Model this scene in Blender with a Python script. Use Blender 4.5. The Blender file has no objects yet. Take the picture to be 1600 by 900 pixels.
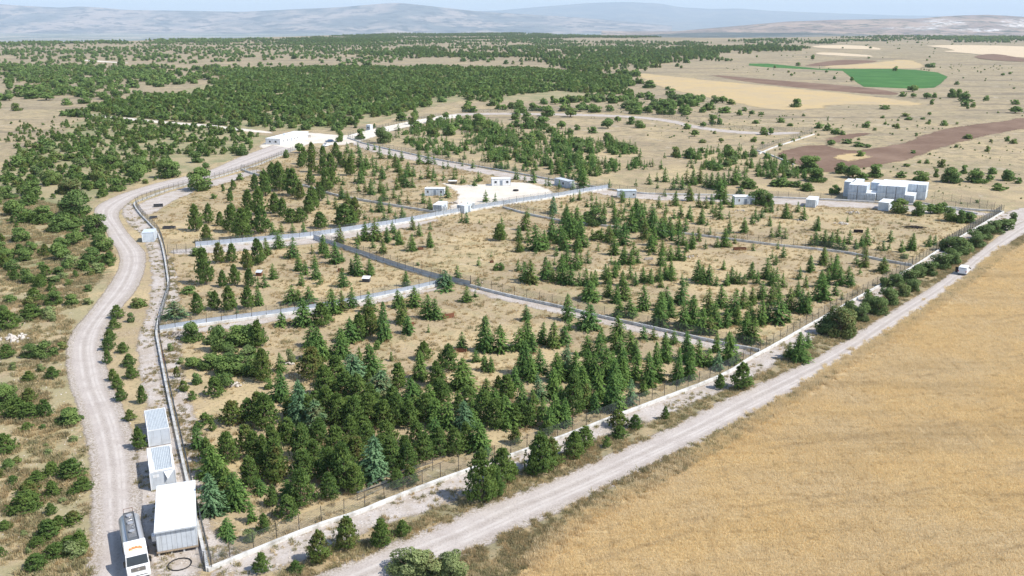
import bpy, bmesh, math, random
import numpy as np
from mathutils import Vector, Matrix
R = math.radians
sc = bpy.context.scene
col = sc.collection
rng = np.random.default_rng(7)
random.seed(7)

# ---------------------------------------------------------------- camera
F = 1400.0; PITCH = math.atan(414/F); H = 60.0
cam = bpy.data.objects.new('camera', bpy.data.cameras.new('camera'))
cam.data.sensor_width = 36; cam.data.lens = F*36/1600
cam.data.clip_start = 0.5; cam.data.clip_end = 200000
cam.location = (0, 0, H); cam.rotation_euler = (math.pi/2 - PITCH, 0, 0)
col.objects.link(cam); sc.camera = cam
CP, SP = math.cos(PITCH), math.sin(PITCH)

# ---------------------------------------------------------------- light
SUN_EL, SUN_AZ = R(50), R(-19)          # azimuth counted from +x, negative = towards the camera side
sd = Vector((math.cos(SUN_EL)*math.cos(SUN_AZ), math.cos(SUN_EL)*math.sin(SUN_AZ), math.sin(SUN_EL)))
sun = bpy.data.objects.new('sun', bpy.data.lights.new('sun', 'SUN'))
sun.data.energy = 4.6; sun.data.angle = R(0.53); sun.data.color = (1.0, 0.955, 0.89)
sun.rotation_euler = sd.to_track_quat('Z', 'Y').to_euler(); sun.location = (0, 0, 200)
col.objects.link(sun)
w = bpy.data.worlds.new('World'); sc.world = w; w.use_nodes = True
wn = w.node_tree; bg = wn.nodes['Background']
sky = wn.nodes.new('ShaderNodeTexSky'); sky.sky_type = 'NISHITA'; sky.sun_disc = False
sky.sun_elevation = SUN_EL; sky.sun_rotation = math.pi/2 - SUN_AZ
sky.altitude = 900; sky.air_density = 1.0; sky.dust_density = 1.2; sky.ozone_density = 1.0
wn.links.new(sky.outputs[0], bg.inputs[0]); bg.inputs[1].default_value = 0.15
sc.view_settings.view_transform = 'Standard'; sc.view_settings.look = 'None'
sc.view_settings.gamma = 1.0; sc.view_settings.exposure = 0.35
sc.cycles.use_denoising = True
sc.cycles.volume_bounces = 1; sc.cycles.max_bounces = 6; sc.cycles.diffuse_bounces = 3
sc.cycles.transparent_max_bounces = 12; sc.cycles.use_fast_gi = False

# ---------------------------------------------------------------- projection helpers
def W(px, py, z=0.0):
    """point of the place on the level z that the photograph shows at px, py"""
    cx = (px-800)/F; cy = -(py-450)/F
    dy = CP + cy*SP; dz = -SP + cy*CP
    t = (z-H)/dz
    return (cx*t, dy*t)
def Wn(px, py, z=0.0):
    px = np.asarray(px, float); py = np.asarray(py, float)
    cx = (px-800)/F; cy = -(py-450)/F
    t = (z-H)/(-SP + cy*CP)
    return cx*t, (CP + cy*SP)*t
def PX(x, y, z=0.0):
    dep = y*CP - (z-H)*SP; up = (z-H)*CP + y*SP
    return 800 + F*x/dep, 450 - F*up/dep
def ztop(y, py):
    c = (450-py)/F
    return H + (c*y*CP - y*SP)/(CP + c*SP)

def _hash(ix, iy, s):
    n = (ix.astype(np.int64)*374761393 + iy.astype(np.int64)*668265263 + s*1442695041) & 0x7fffffff
    n = ((n ^ (n >> 13))*1274126177) & 0x7fffffff
    return ((n ^ (n >> 16)) & 0xffff)/65535.0
def vnoise(x, y, s=0):
    x = np.asarray(x, float); y = np.asarray(y, float)
    ix = np.floor(x); iy = np.floor(y); fx = x-ix; fy = y-iy
    fx = fx*fx*(3-2*fx); fy = fy*fy*(3-2*fy)
    a = _hash(ix, iy, s); b = _hash(ix+1, iy, s); c = _hash(ix, iy+1, s); d = _hash(ix+1, iy+1, s)
    return (a*(1-fx)+b*fx)*(1-fy) + (c*(1-fx)+d*fx)*fy
def fbm(x, y, s=0, o=4):
    v = 0; a = .5; t = 0
    for k in range(o):
        v = v + a*vnoise(x, y, s+k*17); t += a; a *= .5; x = x*2.03+7; y = y*2.03+3
    return v/t
def sstep(a, b, x):
    t = np.clip((x-a)/(b-a), 0, 1); return t*t*(3-2*t)

EDGE_PX = [-900, 0, 150, 300, 450, 600, 800, 950, 1100, 1300, 1600, 2500]
EDGE_PY = [76, 69, 66, 61, 57, 52.5, 53, 56, 59, 57, 58, 60]
def terrain(x, y):
    x = np.asarray(x, float); y = np.asarray(y, float)
    d = np.hypot(x, y)
    amp = 4.5*sstep(700, 2000, d)
    z = (fbm(x/420.0, y/420.0, 3, 3)-0.5)*2*amp
    yy = np.maximum(y, 1.0)
    px = 800 + F*x/(yy*CP + H*SP)
    ey = np.interp(px, EDGE_PX, EDGE_PY)
    cy = (450-ey)/F
    D = H*(CP+cy*SP)/(SP-cy*CP)            # forward distance of the plateau's edge
    front = y > 0
    drop = np.where(front, sstep(0, 2600, y-D*0.97)*sstep(D*0.9, D*1.05, y), 0)
    back = sstep(5000, 8000, d)*(1-front)
    z = z - 125*np.maximum(drop, back)
    return z
def T1(x, y): return float(terrain(np.array([x]), np.array([y]))[0])

# ---------------------------------------------------------------- object helpers
def props(o, label=None, cat=None, group=None, kind=None):
    if label: o['label'] = label
    if cat: o['category'] = cat
    if group: o['group'] = group
    if kind: o['kind'] = kind
    return o
def link(o, parent=None):
    col.objects.link(o)
    if parent: o.parent = parent
    return o
def empty(name, loc=(0, 0, 0), rz=0.0, **k):
    o = bpy.data.objects.new(name, None); o.location = loc; o.rotation_euler = (0, 0, rz)
    o.empty_display_size = .5
    link(o); props(o, **k); return o
def mesh_np(name, V, faces_idx, loop_tot, mats=(), matidx=None, smooth=False):
    me = bpy.data.meshes.new(name)
    V = np.asarray(V, np.float32); n = len(V)
    me.vertices.add(n); me.vertices.foreach_set('co', V.ravel())
    fi = np.asarray(faces_idx, np.int32).ravel(); lt = np.asarray(loop_tot, np.int32)
    me.loops.add(len(fi)); me.loops.foreach_set('vertex_index', fi)
    me.polygons.add(len(lt)); st = np.concatenate([[0], np.cumsum(lt)[:-1]]).astype(np.int32)
    me.polygons.foreach_set('loop_start', st); me.polygons.foreach_set('loop_total', lt)
    for m in mats: me.materials.append(m)
    if matidx is not None: me.polygons.foreach_set('material_index', np.asarray(matidx, np.int32))
    me.update(calc_edges=True)
    if smooth: me.polygons.foreach_set('use_smooth', np.ones(len(lt), bool))
    return me
def quads_mesh(name, Q, mats=(), matidx=None, tri=False):
    """Q: (n, 4, 3) corner array"""
    n, k = Q.shape[:2]
    return mesh_np(name, Q.reshape(-1, 3), np.arange(n*k), np.full(n, k), mats, matidx)
def attr(me, name, vals, dom='FACE', typ='FLOAT'):
    a = me.attributes.new(name, typ, dom)
    a.data.foreach_set('value' if typ != 'FLOAT_VECTOR' else 'vector', np.asarray(vals).ravel())

class MB:
    """collects boxes, bars, prisms and tubes into one mesh"""
    def __init__(s): s.v = []; s.f = []; s.m = []
    def add(s, vs, fs, m=0):
        b = len(s.v); s.v += [tuple(p) for p in vs]
        s.f += [tuple(i+b for i in f) for f in fs]; s.m += [m]*len(fs); return s
    def box(s, x0, x1, y0, y1, z0, z1, m=0):
        return s.add([(x0, y0, z0), (x1, y0, z0), (x1, y1, z0), (x0, y1, z0), (x0, y0, z1), (x1, y0, z1), (x1, y1, z1), (x0, y1, z1)],
                     [(3, 2, 1, 0), (4, 5, 6, 7), (0, 1, 5, 4), (1, 2, 6, 5), (2, 3, 7, 6), (3, 0, 4, 7)], m)
    def tube(s, a, b, r, n=6, m=0, r2=None, caps=True):
        a = Vector(a); b = Vector(b); d = (b-a)
        if d.length < 1e-6: return s
        q = d.to_track_quat('Z', 'Y'); r2 = r if r2 is None else r2
        vs = []
        for p, rr in ((a, r), (b, r2)):
            for k in range(n):
                t = 2*math.pi*k/n; vs.append(p + q @ Vector((rr*math.cos(t), rr*math.sin(t), 0)))
        fs = [(k, (k+1) % n, n+(k+1) % n, n+k) for k in range(n)]
        if caps: fs += [tuple(range(n-1, -1, -1)), tuple(range(n, 2*n))]
        return s.add(vs, fs, m)
    def prism(s, prof, y0, y1, m=0, inset=None):
        """profile in x,z extruded from y0 to y1; inset(z) narrows it"""
        n = len(prof); vs = []
        for yy, sg in ((y0, 1), (y1, -1)):
            for (x, z) in prof:
                vs.append((x, yy + (sg*inset(z) if inset else 0), z))
        fs = [tuple(range(n)), tuple(range(2*n-1, n-1, -1))]
        fs += [((k+1) % n, k, n+k, n+(k+1) % n) for k in range(n)]
        return s.add(vs, fs, m)
    def build(s, name, mats, parent=None, loc=None, rz=None, bevel=0, smooth=False, **k):
        me = bpy.data.meshes.new(name); me.from_pydata(s.v, [], s.f)
        for m in (mats if isinstance(mats, (list, tuple)) else [mats]): me.materials.append(m)
        me.polygons.foreach_set('material_index', s.m)
        if bevel:
            bm = bmesh.new(); bm.from_mesh(me)
            bmesh.ops.remove_doubles(bm, verts=bm.verts, dist=1e-5)
            bmesh.ops.bevel(bm, geom=[e for e in bm.edges if len(e.link_faces) == 2 and e.calc_face_angle(0) > .5], offset=bevel, segments=2, affect='EDGES', clamp_overlap=True)
            bm.to_mesh(me); bm.free()
        bm = bmesh.new(); bm.from_mesh(me); bmesh.ops.recalc_face_normals(bm, faces=bm.faces); bm.to_mesh(me); bm.free()
        if smooth: me.polygons.foreach_set('use_smooth', np.ones(len(me.polygons), bool))
        me.update()
        o = bpy.data.objects.new(name, me)
        if loc is not None: o.location = loc
        if rz is not None: o.rotation_euler = (0, 0, rz)
        link(o, parent); props(o, **k); return o
def copy_tree(o, parent=None):
    c = o.copy(); col.objects.link(c); c.parent = parent
    for ch in [x for x in o.children]: copy_tree(ch, c)
    return c

# ---------------------------------------------------------------- materials
class NT:
    def __init__(s, name):
        s.m = bpy.data.materials.new(name); s.m.use_nodes = True; s.t = s.m.node_tree
        s.b = s.t.nodes['Principled BSDF']; s.out = s.t.nodes['Material Output']
        s.b.inputs['Roughness'].default_value = .85; s.b.inputs['Specular IOR Level'].default_value = .25
    def n(s, typ, **k):
        nd = s.t.nodes.new(typ)
        for a, b in k.items(): setattr(nd, a, b)
        return nd
    def set(s, sock, v):
        if hasattr(v, 'node'): s.t.links.new(v, sock)
        else: sock.default_value = v
        return s
    def pos(s, scale=(1, 1, 1), obj=False, rot=0.0):
        tc = s.n('ShaderNodeTexCoord') if obj else s.n('ShaderNodeNewGeometry')
        mp = s.n('ShaderNodeMapping'); mp.inputs['Scale'].default_value = scale; mp.inputs['Rotation'].default_value = (0, 0, rot)
        s.t.links.new(tc.outputs['Object' if obj else 'Position'], mp.inputs['Vector']); return mp.outputs[0]
    def noise(s, vec, scale, detail=3, rough=.55, dist=0):
        nd = s.n('ShaderNodeTexNoise'); s.t.links.new(vec, nd.inputs['Vector'])
        nd.inputs['Scale'].default_value = scale; nd.inputs['Detail'].default_value = detail
        nd.inputs['Roughness'].default_value = rough; nd.inputs['Distortion'].default_value = dist
        return nd.outputs[0]
    def voro(s, vec, scale, out='Distance', feature='F1'):
        nd = s.n('ShaderNodeTexVoronoi', feature=feature); s.t.links.new(vec, nd.inputs['Vector'])
        nd.inputs['Scale'].default_value = scale; return nd.outputs[out]
    def ramp(s, v, a, b, lo=0.0, hi=1.0):
        nd = s.n('ShaderNodeMapRange', interpolation_type='SMOOTHSTEP')
        s.set(nd.inputs[0], v); nd.inputs[1].default_value = a; nd.inputs[2].default_value = b
        nd.inputs[3].default_value = lo; nd.inputs[4].default_value = hi; return nd.outputs[0]
    def mix(s, f, a, b, mode='MIX'):
        nd = s.n('ShaderNodeMix', data_type='RGBA', blend_type=mode)
        s.set(nd.inputs[0], f)
        for sock, v in ((nd.inputs[6], a), (nd.inputs[7], b)):
            if hasattr(v, 'node'): s.t.links.new(v, sock)
            else: sock.default_value = (*v, 1)
        return nd.outputs[2]
    def math(s, op, a, b=0.0, clamp=False):
        nd = s.n('ShaderNodeMath', operation=op, use_clamp=clamp); s.set(nd.inputs[0], a); s.set(nd.inputs[1], b); return nd.outputs[0]
    def attr(s, name):
        nd = s.n('ShaderNodeAttribute', attribute_name=name); return nd.outputs['Fac']
    def bump(s, h, strength=.5, dist=.1):
        nd = s.n('ShaderNodeBump'); s.set(nd.inputs['Height'], h); nd.inputs['Strength'].default_value = strength
        nd.inputs['Distance'].default_value = dist; s.t.links.new(nd.outputs[0], s.b.inputs['Normal']); return s
    def color(s, c):
        if hasattr(c, 'node'): s.t.links.new(c, s.b.inputs['Base Color'])
        else: s.b.inputs['Base Color'].default_value = (*c, 1)
        return s
    def alpha_mask(s, mask):
        tr = s.n('ShaderNodeBsdfTransparent'); mx = s.n('ShaderNodeMixShader')
        s.set(mx.inputs[0], mask); s.t.links.new(tr.outputs[0], mx.inputs[1]); s.t.links.new(s.b.outputs[0], mx.inputs[2])
        s.t.links.new(mx.outputs[0], s.out.inputs['Surface']); return s

def plain(name, c, rough=.6, metal=0.0, var=.12, scale=2.0, spec=.4, dirt=None):
    t = NT(name); p = t.pos((1, 1, 1), obj=True)
    n = t.noise(p, scale, 4, .6)
    c2 = dirt or tuple(x*(1-var*2) for x in c)
    st = t.noise(t.pos((3.2, 3.2, .22), obj=True), 1.3, 4, .7)
    cc = t.mix(t.ramp(n, .4, .75), c, c2)
    t.color(t.mix(t.ramp(st, .54, .72, 0, .45), cc, tuple(x*f for x, f in zip(c2, (.78, .74, .66)))))
    t.b.inputs['Roughness'].default_value = rough; t.b.inputs['Metallic'].default_value = metal; t.b.inputs['Specular IOR Level'].default_value = spec
    return t.m

# ---------------------------------------------------------------- ground materials
def soil_color(t, dry=0.0):
    P = t.pos()
    far = t.noise(P, .008, 3, .6); big = t.noise(P, .035, 4, .62, .4); mid = t.noise(P, .22, 5, .65); fin = t.noise(P, 1.7, 4, .7); vf = t.noise(P, 7.0, 2, .7)
    straw = (.49, .38, .21); earth = (.355, .275, .17); olive = (.26, .235, .12); pale = (.53, .465, .335); rust = (.38, .225, .11)
    c = t.mix(t.ramp(big, .36, .62), straw, earth)
    c = t.mix(t.ramp(mid, .50, .68, 0, .75), c, straw)
    c = t.mix(t.ramp(t.math('ADD', t.math('MULTIPLY', mid, .6), t.math('MULTIPLY', far, .4)), .48, .62, 0, .70), c, olive)
    c = t.mix(t.ramp(t.noise(P, .12, 4, .7, .8), .62, .72, 0, .8), c, pale)
    c = t.mix(t.ramp(t.noise(P, .5, 3, .6), .64, .74, 0, .35), c, rust)
    c = t.mix(t.ramp(fin, .50, .66, 0, .75), c, (.17, .13, .075))
    c = t.mix(t.ramp(t.noise(P, .07, 5, .75, 1.0), .56, .64, 0, .6), c, (.24, .185, .105))
    c = t.mix(t.ramp(vf, .52, .70, 0, .6), c, (.60, .48, .31))
    st = t.voro(P, 1.1)
    m = t.math('MULTIPLY', t.ramp(st, .05, .16, 1, 0), t.ramp(t.noise(P, .16, 3, .6), .50, .60))
    c = t.mix(m, c, (.55, .52, .47))
    return c, t.math('ADD', t.math('MULTIPLY', fin, .6), t.math('MULTIPLY', mid, .4))

t = NT('dry_grass_ground'); c, h = soil_color(t)
# beyond the plateau the land is fields and scrub too far to tell apart
ge = t.n('ShaderNodeSeparateXYZ'); gg = t.n('ShaderNodeNewGeometry'); t.t.links.new(gg.outputs['Position'], ge.inputs[0])
P = t.pos(); low = t.ramp(ge.outputs[2], -10, -45)
vfield = t.voro(P, .0011, 'Color'); sp = t.n('ShaderNodeSeparateColor'); t.t.links.new(vfield, sp.inputs[0])
vc = t.mix(sp.outputs[0], (.10, .15, .12), (.42, .36, .28))
vc = t.mix(t.ramp(t.noise(P, .0016, 5, .7), .45, .6), vc, (.09, .12, .11))
vc = t.mix(t.ramp(t.noise(t.pos((.0008, .006, 1)), 1, 4, .7), .58, .66), vc, (.62, .58, .52))
# scrub seen from kilometres away, where single bushes no longer show
dist = t.n('ShaderNodeVectorMath', operation='LENGTH'); t.t.links.new(gg.outputs['Position'], dist.inputs[0])
sc1 = t.math('MULTIPLY', t.ramp(t.noise(P, .0040, 4, .65), .46, .56), t.ramp(t.noise(P, .05, 3, .7), .42, .56))
c = t.mix(t.math('MULTIPLY', sc1, t.ramp(dist.outputs[1], 1300, 2800, 0, .75)), c, (.045, .075, .04))
c = t.mix(t.math('MULTIPLY', t.ramp(dist.outputs[1], 330, 900, 0, .80), t.ramp(t.noise(P, .012, 5, .7, .6), .36, .60, .30, 1)), c, (.32, .262, .168))
c = t.mix(t.math('MULTIPLY', t.ramp(t.noise(t.pos((.006, .03, 1), rot=.3), 1, 5, .75), .52, .62), t.ramp(dist.outputs[1], 280, 700, 0, .85)), c, (.21, .17, .115))
c = t.mix(t.math('MULTIPLY', t.ramp(t.noise(P, .16, 4, .8), .50, .60), t.ramp(dist.outputs[1], 280, 500, 0, .7)), c, (.18, .155, .095))
c = t.mix(t.math('MULTIPLY', t.ramp(t.noise(P, .05, 5, .8, 1.0), .56, .66), t.ramp(dist.outputs[1], 280, 500, 0, .55)), c, (.47, .40, .30))
c = t.mix(low, c, vc)
t.color(c).bump(h, .6, .25); M_ground = t.m

def sheet_mat(name, build, lo=-.5, hi=.5, nscale=.9, ragged=2.2, rough=.9):
    """material of a sheet with a ragged edge: 'inside' is the distance in metres from its outline"""
    t = NT(name); P = t.pos(); c, h = build(t, P)
    d = t.attr('inside')
    nn = t.math('ADD', t.math('MULTIPLY', t.math('SUBTRACT', t.noise(P, nscale*.3, 4, .75), .5), ragged*2),
                t.math('MULTIPLY', t.math('SUBTRACT', t.noise(P, nscale*4, 3, .7), .5), ragged*1.2))
    t.color(c).bump(h, .5, .12); t.b.inputs['Roughness'].default_value = rough
    t.alpha_mask(t.ramp(t.math('ADD', d, nn), lo, hi)); return t.m
def b_road(t, P):
    n1 = t.noise(P, .3, 4, .65); n2 = t.noise(P, 3.2, 4, .75); n3 = t.noise(P, 12, 2, .7)
    c = t.mix(t.ramp(n1, .35, .7), (.50, .445, .40), (.43, .375, .335))
    c = t.mix(t.ramp(n2, .48, .72, 0, .6), c, (.25, .21, .19))
    c = t.mix(t.ramp(n3, .58, .7, 0, .7), c, (.56, .53, .50))
    u = t.attr('across')
    for tr in (.34, .60, .71):                    # wheel tracks pressed paler into the gravel
        b = t.ramp(t.math('ABSOLUTE', t.math('SUBTRACT', t.math('ADD', u, t.math('MULTIPLY', t.math('SUBTRACT', t.noise(P, .06, 2, .5), .5), .06)), tr)), .015, .06, 1, 0)
        c = t.mix(t.math('MULTIPLY', b, t.ramp(t.noise(P, .25, 4, .75), .36, .60, .05, .6)), c, (.59, .545, .50))
    for tr in (.47, .86):
        b = t.ramp(t.math('ABSOLUTE', t.math('SUBTRACT', u, tr)), .01, .09, 1, 0)
        c = t.mix(t.math('MULTIPLY', b, t.ramp(n2, .40, .60, .1, .6)), c, (.33, .285, .245))
    e = t.ramp(t.attr('inside'), .2, 1.5, 1, 0)
    c = t.mix(t.math('MULTIPLY', e, t.ramp(n2, .42, .6)), c, (.30, .25, .19))
    return c, t.math('ADD', n2, t.math('MULTIPLY', n3, .5))
def b_rocky(t, P):
    n1 = t.noise(P, .25, 4, .65); n2 = t.noise(P, 2.2, 4, .75)
    c = t.mix(t.ramp(n1, .38, .66), (.50, .45, .41), (.40, .34, .28))
    c = t.mix(t.ramp(n2, .52, .68, 0, .7), c, (.24, .20, .15))
    c = t.mix(t.ramp(t.voro(P, 1.5), .12, .22, .9, 0), c, (.58, .54, .50))
    return c, t.math('ADD', n2, t.ramp(t.voro(P, 1.5), .1, .4, .8, 0))
def b_pale(t, P):
    n1 = t.noise(P, .12, 4, .65); n2 = t.noise(P, 1.6, 4, .7)
    c = t.mix(t.ramp(n1, .35, .7), (.70, .64, .55), (.60, .53, .44))
    return t.mix(t.ramp(n2, .52, .72, 0, .5), c, (.33, .27, .2)), n2
def b_brown(t, P):
    n1 = t.noise(P, .03, 4, .65); n2 = t.noise(t.pos((.25, 1.2, 1), rot=.5), 1, 3, .7)
    c = t.mix(t.ramp(n1, .35, .7), (.155, .092, .058), (.23, .15, .10))
    return t.mix(t.ramp(n2, .5, .7, 0, .5), c, (.33, .24, .18)), n2
def b_yellow(t, P):
    n1 = t.noise(P, .02, 4, .65); n2 = t.noise(t.pos((.12, .9, 1), rot=-.2), 1, 3, .7)
    c = t.mix(t.ramp(n1, .35, .7), (.50, .37, .18), (.44, .34, .20)); c = t.mix(t.ramp(t.noise(P, .07, 5, .75, .8), .50, .62, 0, .55), c, (.39, .31, .21))
    return t.mix(t.ramp(n2, .5, .7, 0, .4), c, (.62, .5, .32)), n2
def b_paleyellow(t, P):
    n2 = t.noise(t.pos((.05, .4, 1)), 1, 3, .7)
    return t.mix(t.ramp(n2, .4, .7), (.62, .5, .34), (.5, .4, .27)), n2
def b_green(t, P):
    n1 = t.noise(P, .03, 4, .65); n2 = t.noise(P, .5, 4, .7)
    c = t.mix(t.ramp(n1, .35, .7), (.038, .13, .020), (.065, .175, .035))
    return t.mix(t.ramp(t.noise(P, .09, 4, .7), .62, .7, 0, .6), c, (.2, .25, .12)), n2
def b_weeds(t, P):
    n1 = t.noise(P, .25, 4, .65); n2 = t.noise(P, 2.2, 4, .75)
    c = t.mix(t.ramp(n1, .4, .62), (.25, .22, .13), (.40, .305, .175))
    return t.mix(t.ramp(n2, .5, .7, 0, .65), c, (.16, .14, .085)), n2
def tram(t, P, c, dark):
    """the tractor's wheel lines, which bend gently across the crop"""
    mp = t.n('ShaderNodeMapping'); mp.inputs['Rotation'].default_value = (0, 0, -.32); t.t.links.new(P, mp.inputs[0])
    s = t.n('ShaderNodeSeparateXYZ'); t.t.links.new(mp.outputs[0], s.inputs[0])
    y = t.math('ADD', s.outputs[1], t.math('MULTIPLY', t.math('SUBTRACT', t.noise(P, .018, 2, .5), .5), 14))
    for per, off, wd in ((17.0, 0.0, .028), (17.0, 2.0, .028), (5.6, 1.0, .09)):
        f = t.math('FRACT', t.math('DIVIDE', t.math('ADD', y, 500.0+off), per))
        b = t.ramp(t.math('ABSOLUTE', t.math('SUBTRACT', f, .5)), wd*.4, wd, 1, 0)
        c = t.mix(t.math('MULTIPLY', b, t.ramp(t.noise(P, .12, 3, .7), .40, .62, .0, .30 if wd < .05 else .15)), c, dark)
    return c
def b_wheat(t, P):
    n1 = t.noise(P, .05, 4, .6); n2 = t.noise(P, 2.8, 4, .75)
    c = t.mix(t.ramp(n1, .4, .65), (.50, .36, .17), (.45, .34, .19))
    c = tram(t, P, c, (.30, .22, .13))
    return t.mix(t.ramp(n2, .45, .68, 0, .7), c, (.32, .22, .11)), n2
M_road = sheet_mat('road_gravel', b_road, ragged=.9, lo=-1.3, hi=-.3)
M_rocky = sheet_mat('rocky_gravel', b_rocky, ragged=1.6)
M_pale = sheet_mat('pale_crushed_stone', b_pale, ragged=2.6)
M_brown = sheet_mat('ploughed_soil', b_brown, ragged=5, nscale=.2)
M_yellow = sheet_mat('stubble', b_yellow, ragged=11, nscale=.10)
M_pyel = sheet_mat('pale_stubble', b_paleyellow, ragged=8, nscale=.06)
M_green = sheet_mat('green_crop', b_green, ragged=2, nscale=.2)
M_weeds = sheet_mat('verge_weeds', b_weeds, ragged=2.2)
def b_scrub(t, P):
    n1 = t.noise(P, .06, 5, .7); n2 = t.noise(P, .9, 4, .75)
    c = t.mix(t.ramp(n1, .38, .62), (.24, .235, .12), (.38, .31, .18))
    return t.mix(t.ramp(n2, .50, .66, 0, .6), c, (.12, .14, .06)), n2
M_scrub = sheet_mat('scrub_floor', b_scrub, ragged=9, nscale=.14)
M_wheatsoil = sheet_mat('wheat_floor', b_wheat, ragged=1.0)

# ---------------------------------------------------------------- ground sheet to the horizon
def polar_ground():
    az = np.concatenate([np.linspace(-50, 50, 330), np.linspace(50, 310, 66)[1:-1]])
    rr = np.concatenate([[0.5, 12, 25], np.geomspace(40, 60000, 240)])
    A, Rr = np.meshgrid(np.radians(az), rr)
    x = (Rr*np.sin(A)); y = (Rr*np.cos(A)); z = terrain(x.ravel(), y.ravel()).reshape(x.shape)
    nr, na = x.shape
    V = np.stack([x, y, z], -1).reshape(-1, 3)
    i = np.arange(nr-1)[:, None]; j = np.arange(na)[None, :]; j2 = (j+1) % na
    q = np.stack([i*na+j, (i*na+j2), ((i+1)*na+j2), ((i+1)*na+j)], -1).reshape(-1, 4)[:, ::-1]
    me = mesh_np('ground', V, q, np.full(len(q), 4), [M_ground], smooth=True)
    o = bpy.data.objects.new('ground', me); link(o)
    return props(o, 'dry tan grassland running to the edge of the plateau', kind='structure')
polar_ground()

# ---------------------------------------------------------------- sheets cut from pixel outlines laid on the ground
def pip(px, py, poly):
    poly = np.asarray(poly, float); x1 = poly[:, 0]; y1 = poly[:, 1]; x2 = np.roll(x1, -1); y2 = np.roll(y1, -1)
    ins = np.zeros(px.shape, bool)
    for a, b, c, d in zip(x1, y1, x2, y2):
        if b == d: continue
        cond = ((b > py) != (d > py)) & (px < (c-a)*(py-b)/(d-b)+a)
        ins ^= cond
    return ins
def seg_dist(px, py, poly, closed=True):
    poly = np.asarray(poly, float); best = np.full(px.shape, 1e9); n = len(poly)
    for k in range(n if closed else n-1):
        a = poly[k]; b = poly[(k+1) % n]; ab = b-a; L = ab@ab+1e-12
        t = np.clip(((px-a[0])*ab[0]+(py-a[1])*ab[1])/L, 0, 1)
        d = np.hypot(px-a[0]-t*ab[0], py-a[1]-t*ab[1]); best = np.minimum(best, d)
    return best
def smooth_poly(P, it=2, closed=False):
    P = np.asarray(P, float)
    for _ in range(it):
        Q = []
        n = len(P)
        rng_ = range(n) if closed else range(n-1)
        if not closed: Q.append(P[0])
        for k in rng_:
            a = P[k]; b = P[(k+1) % n]; Q += [a*.75+b*.25, a*.25+b*.75]
        if not closed: Q.append(P[-1])
        P = np.array(Q)
    return P
SHEETS = {}
def to_world(poly): 
    x, y = Wn([p[0] for p in poly], [p[1] for p in poly]); return np.stack([x, y], 1)
def sheet(name, poly_px, mat, cell, lift, label, margin=2.0, smooth=1, world=None):
    P = smooth_poly(to_world(poly_px) if world is None else world, smooth, True)
    x0, y0 = P.min(0)-margin-cell; x1, y1 = P.max(0)+margin+cell
    gx = np.arange(x0, x1+cell, cell); gy = np.arange(y0, y1+cell, cell)
    X, Y = np.meshgrid(gx, gy); ny, nx = X.shape
    ins = pip(X.ravel(), Y.ravel(), P); d = seg_dist(X.ravel(), Y.ravel(), P); s = np.where(ins, d, -d)
    keep = s > -margin
    i = np.arange(ny-1)[:, None]; j = np.arange(nx-1)[None, :]
    q = np.stack([i*nx+j, i*nx+j+1, (i+1)*nx+j+1, (i+1)*nx+j], -1).reshape(-1, 4)
    q = q[keep[q].any(1)]
    used = np.unique(q); remap = np.zeros(nx*ny, int); remap[used] = np.arange(len(used))
    xs = X.ravel()[used]; ys = Y.ravel()[used]
    V = np.stack([xs, ys, terrain(xs, ys)+lift*(1+np.hypot(xs, ys)/150)], 1)
    me = mesh_np(name, V, remap[q], np.full(len(q), 4), [mat], smooth=True)
    attr(me, 'inside', s[used], 'POINT')
    o = bpy.data.objects.new(name, me); link(o); props(o, label, kind='structure')
    SHEETS.setdefault(name, []).append(P)
    return o
def road(name, left_px, right_px, mat, lift, label, n=160, m=14, over=1.2):
    """a road between two edge lines; 'across' runs 0..1 from one edge to the other"""
    A = smooth_poly(to_world(left_px), 2); B = smooth_poly(to_world(right_px), 2)
    def res(P):
        L = np.concatenate([[0], np.cumsum(np.hypot(*np.diff(P, axis=0).T))]); t = np.linspace(0, L[-1], n)
        return np.stack([np.interp(t, L, P[:, 0]), np.interp(t, L, P[:, 1])], 1)
    A = res(A); B = res(B); wd = np.hypot(*(B-A).T)[:, None]
    us = np.linspace(-over, 1+over, m)[None, :, None] if False else None
    V = []; U = []; I = []
    for k in range(m):
        f = k/(m-1); off = -over + f*(wd[:, 0]+2*over); u = off/wd[:, 0]
        p = A + (B-A)*u[:, None]; V.append(p); U.append(u); I.append(np.minimum(off, wd[:, 0]-off))
    V = np.stack(V, 1).reshape(-1, 2); U = np.stack(U, 1).ravel(); I = np.stack(I, 1).ravel()
    z = terrain(V[:, 0], V[:, 1])+lift*(1+np.hypot(V[:, 0], V[:, 1])/150)
    i = np.arange(n-1)[:, None]; j = np.arange(m-1)[None, :]
    q = np.stack([i*m+j, i*m+j+1, (i+1)*m+j+1, (i+1)*m+j], -1).reshape(-1, 4)
    me = mesh_np(name, np.column_stack([V, z]), q, np.full(len(q), 4), [mat], smooth=True)
    attr(me, 'inside', I, 'POINT'); attr(me, 'across', U, 'POINT')
    bm = bmesh.new(); bm.from_mesh(me); bmesh.ops.recalc_face_normals(bm, faces=bm.faces)
    if sum(f.normal.z for f in bm.faces) < 0: bmesh.ops.reverse_faces(bm, faces=bm.faces)
    bm.to_mesh(me); bm.free()
    o = bpy.data.objects.new(name, me); link(o); props(o, label, kind='structure')
    SHEETS.setdefault(name, []).append(np.concatenate([A, B[::-1]])); return o

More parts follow.
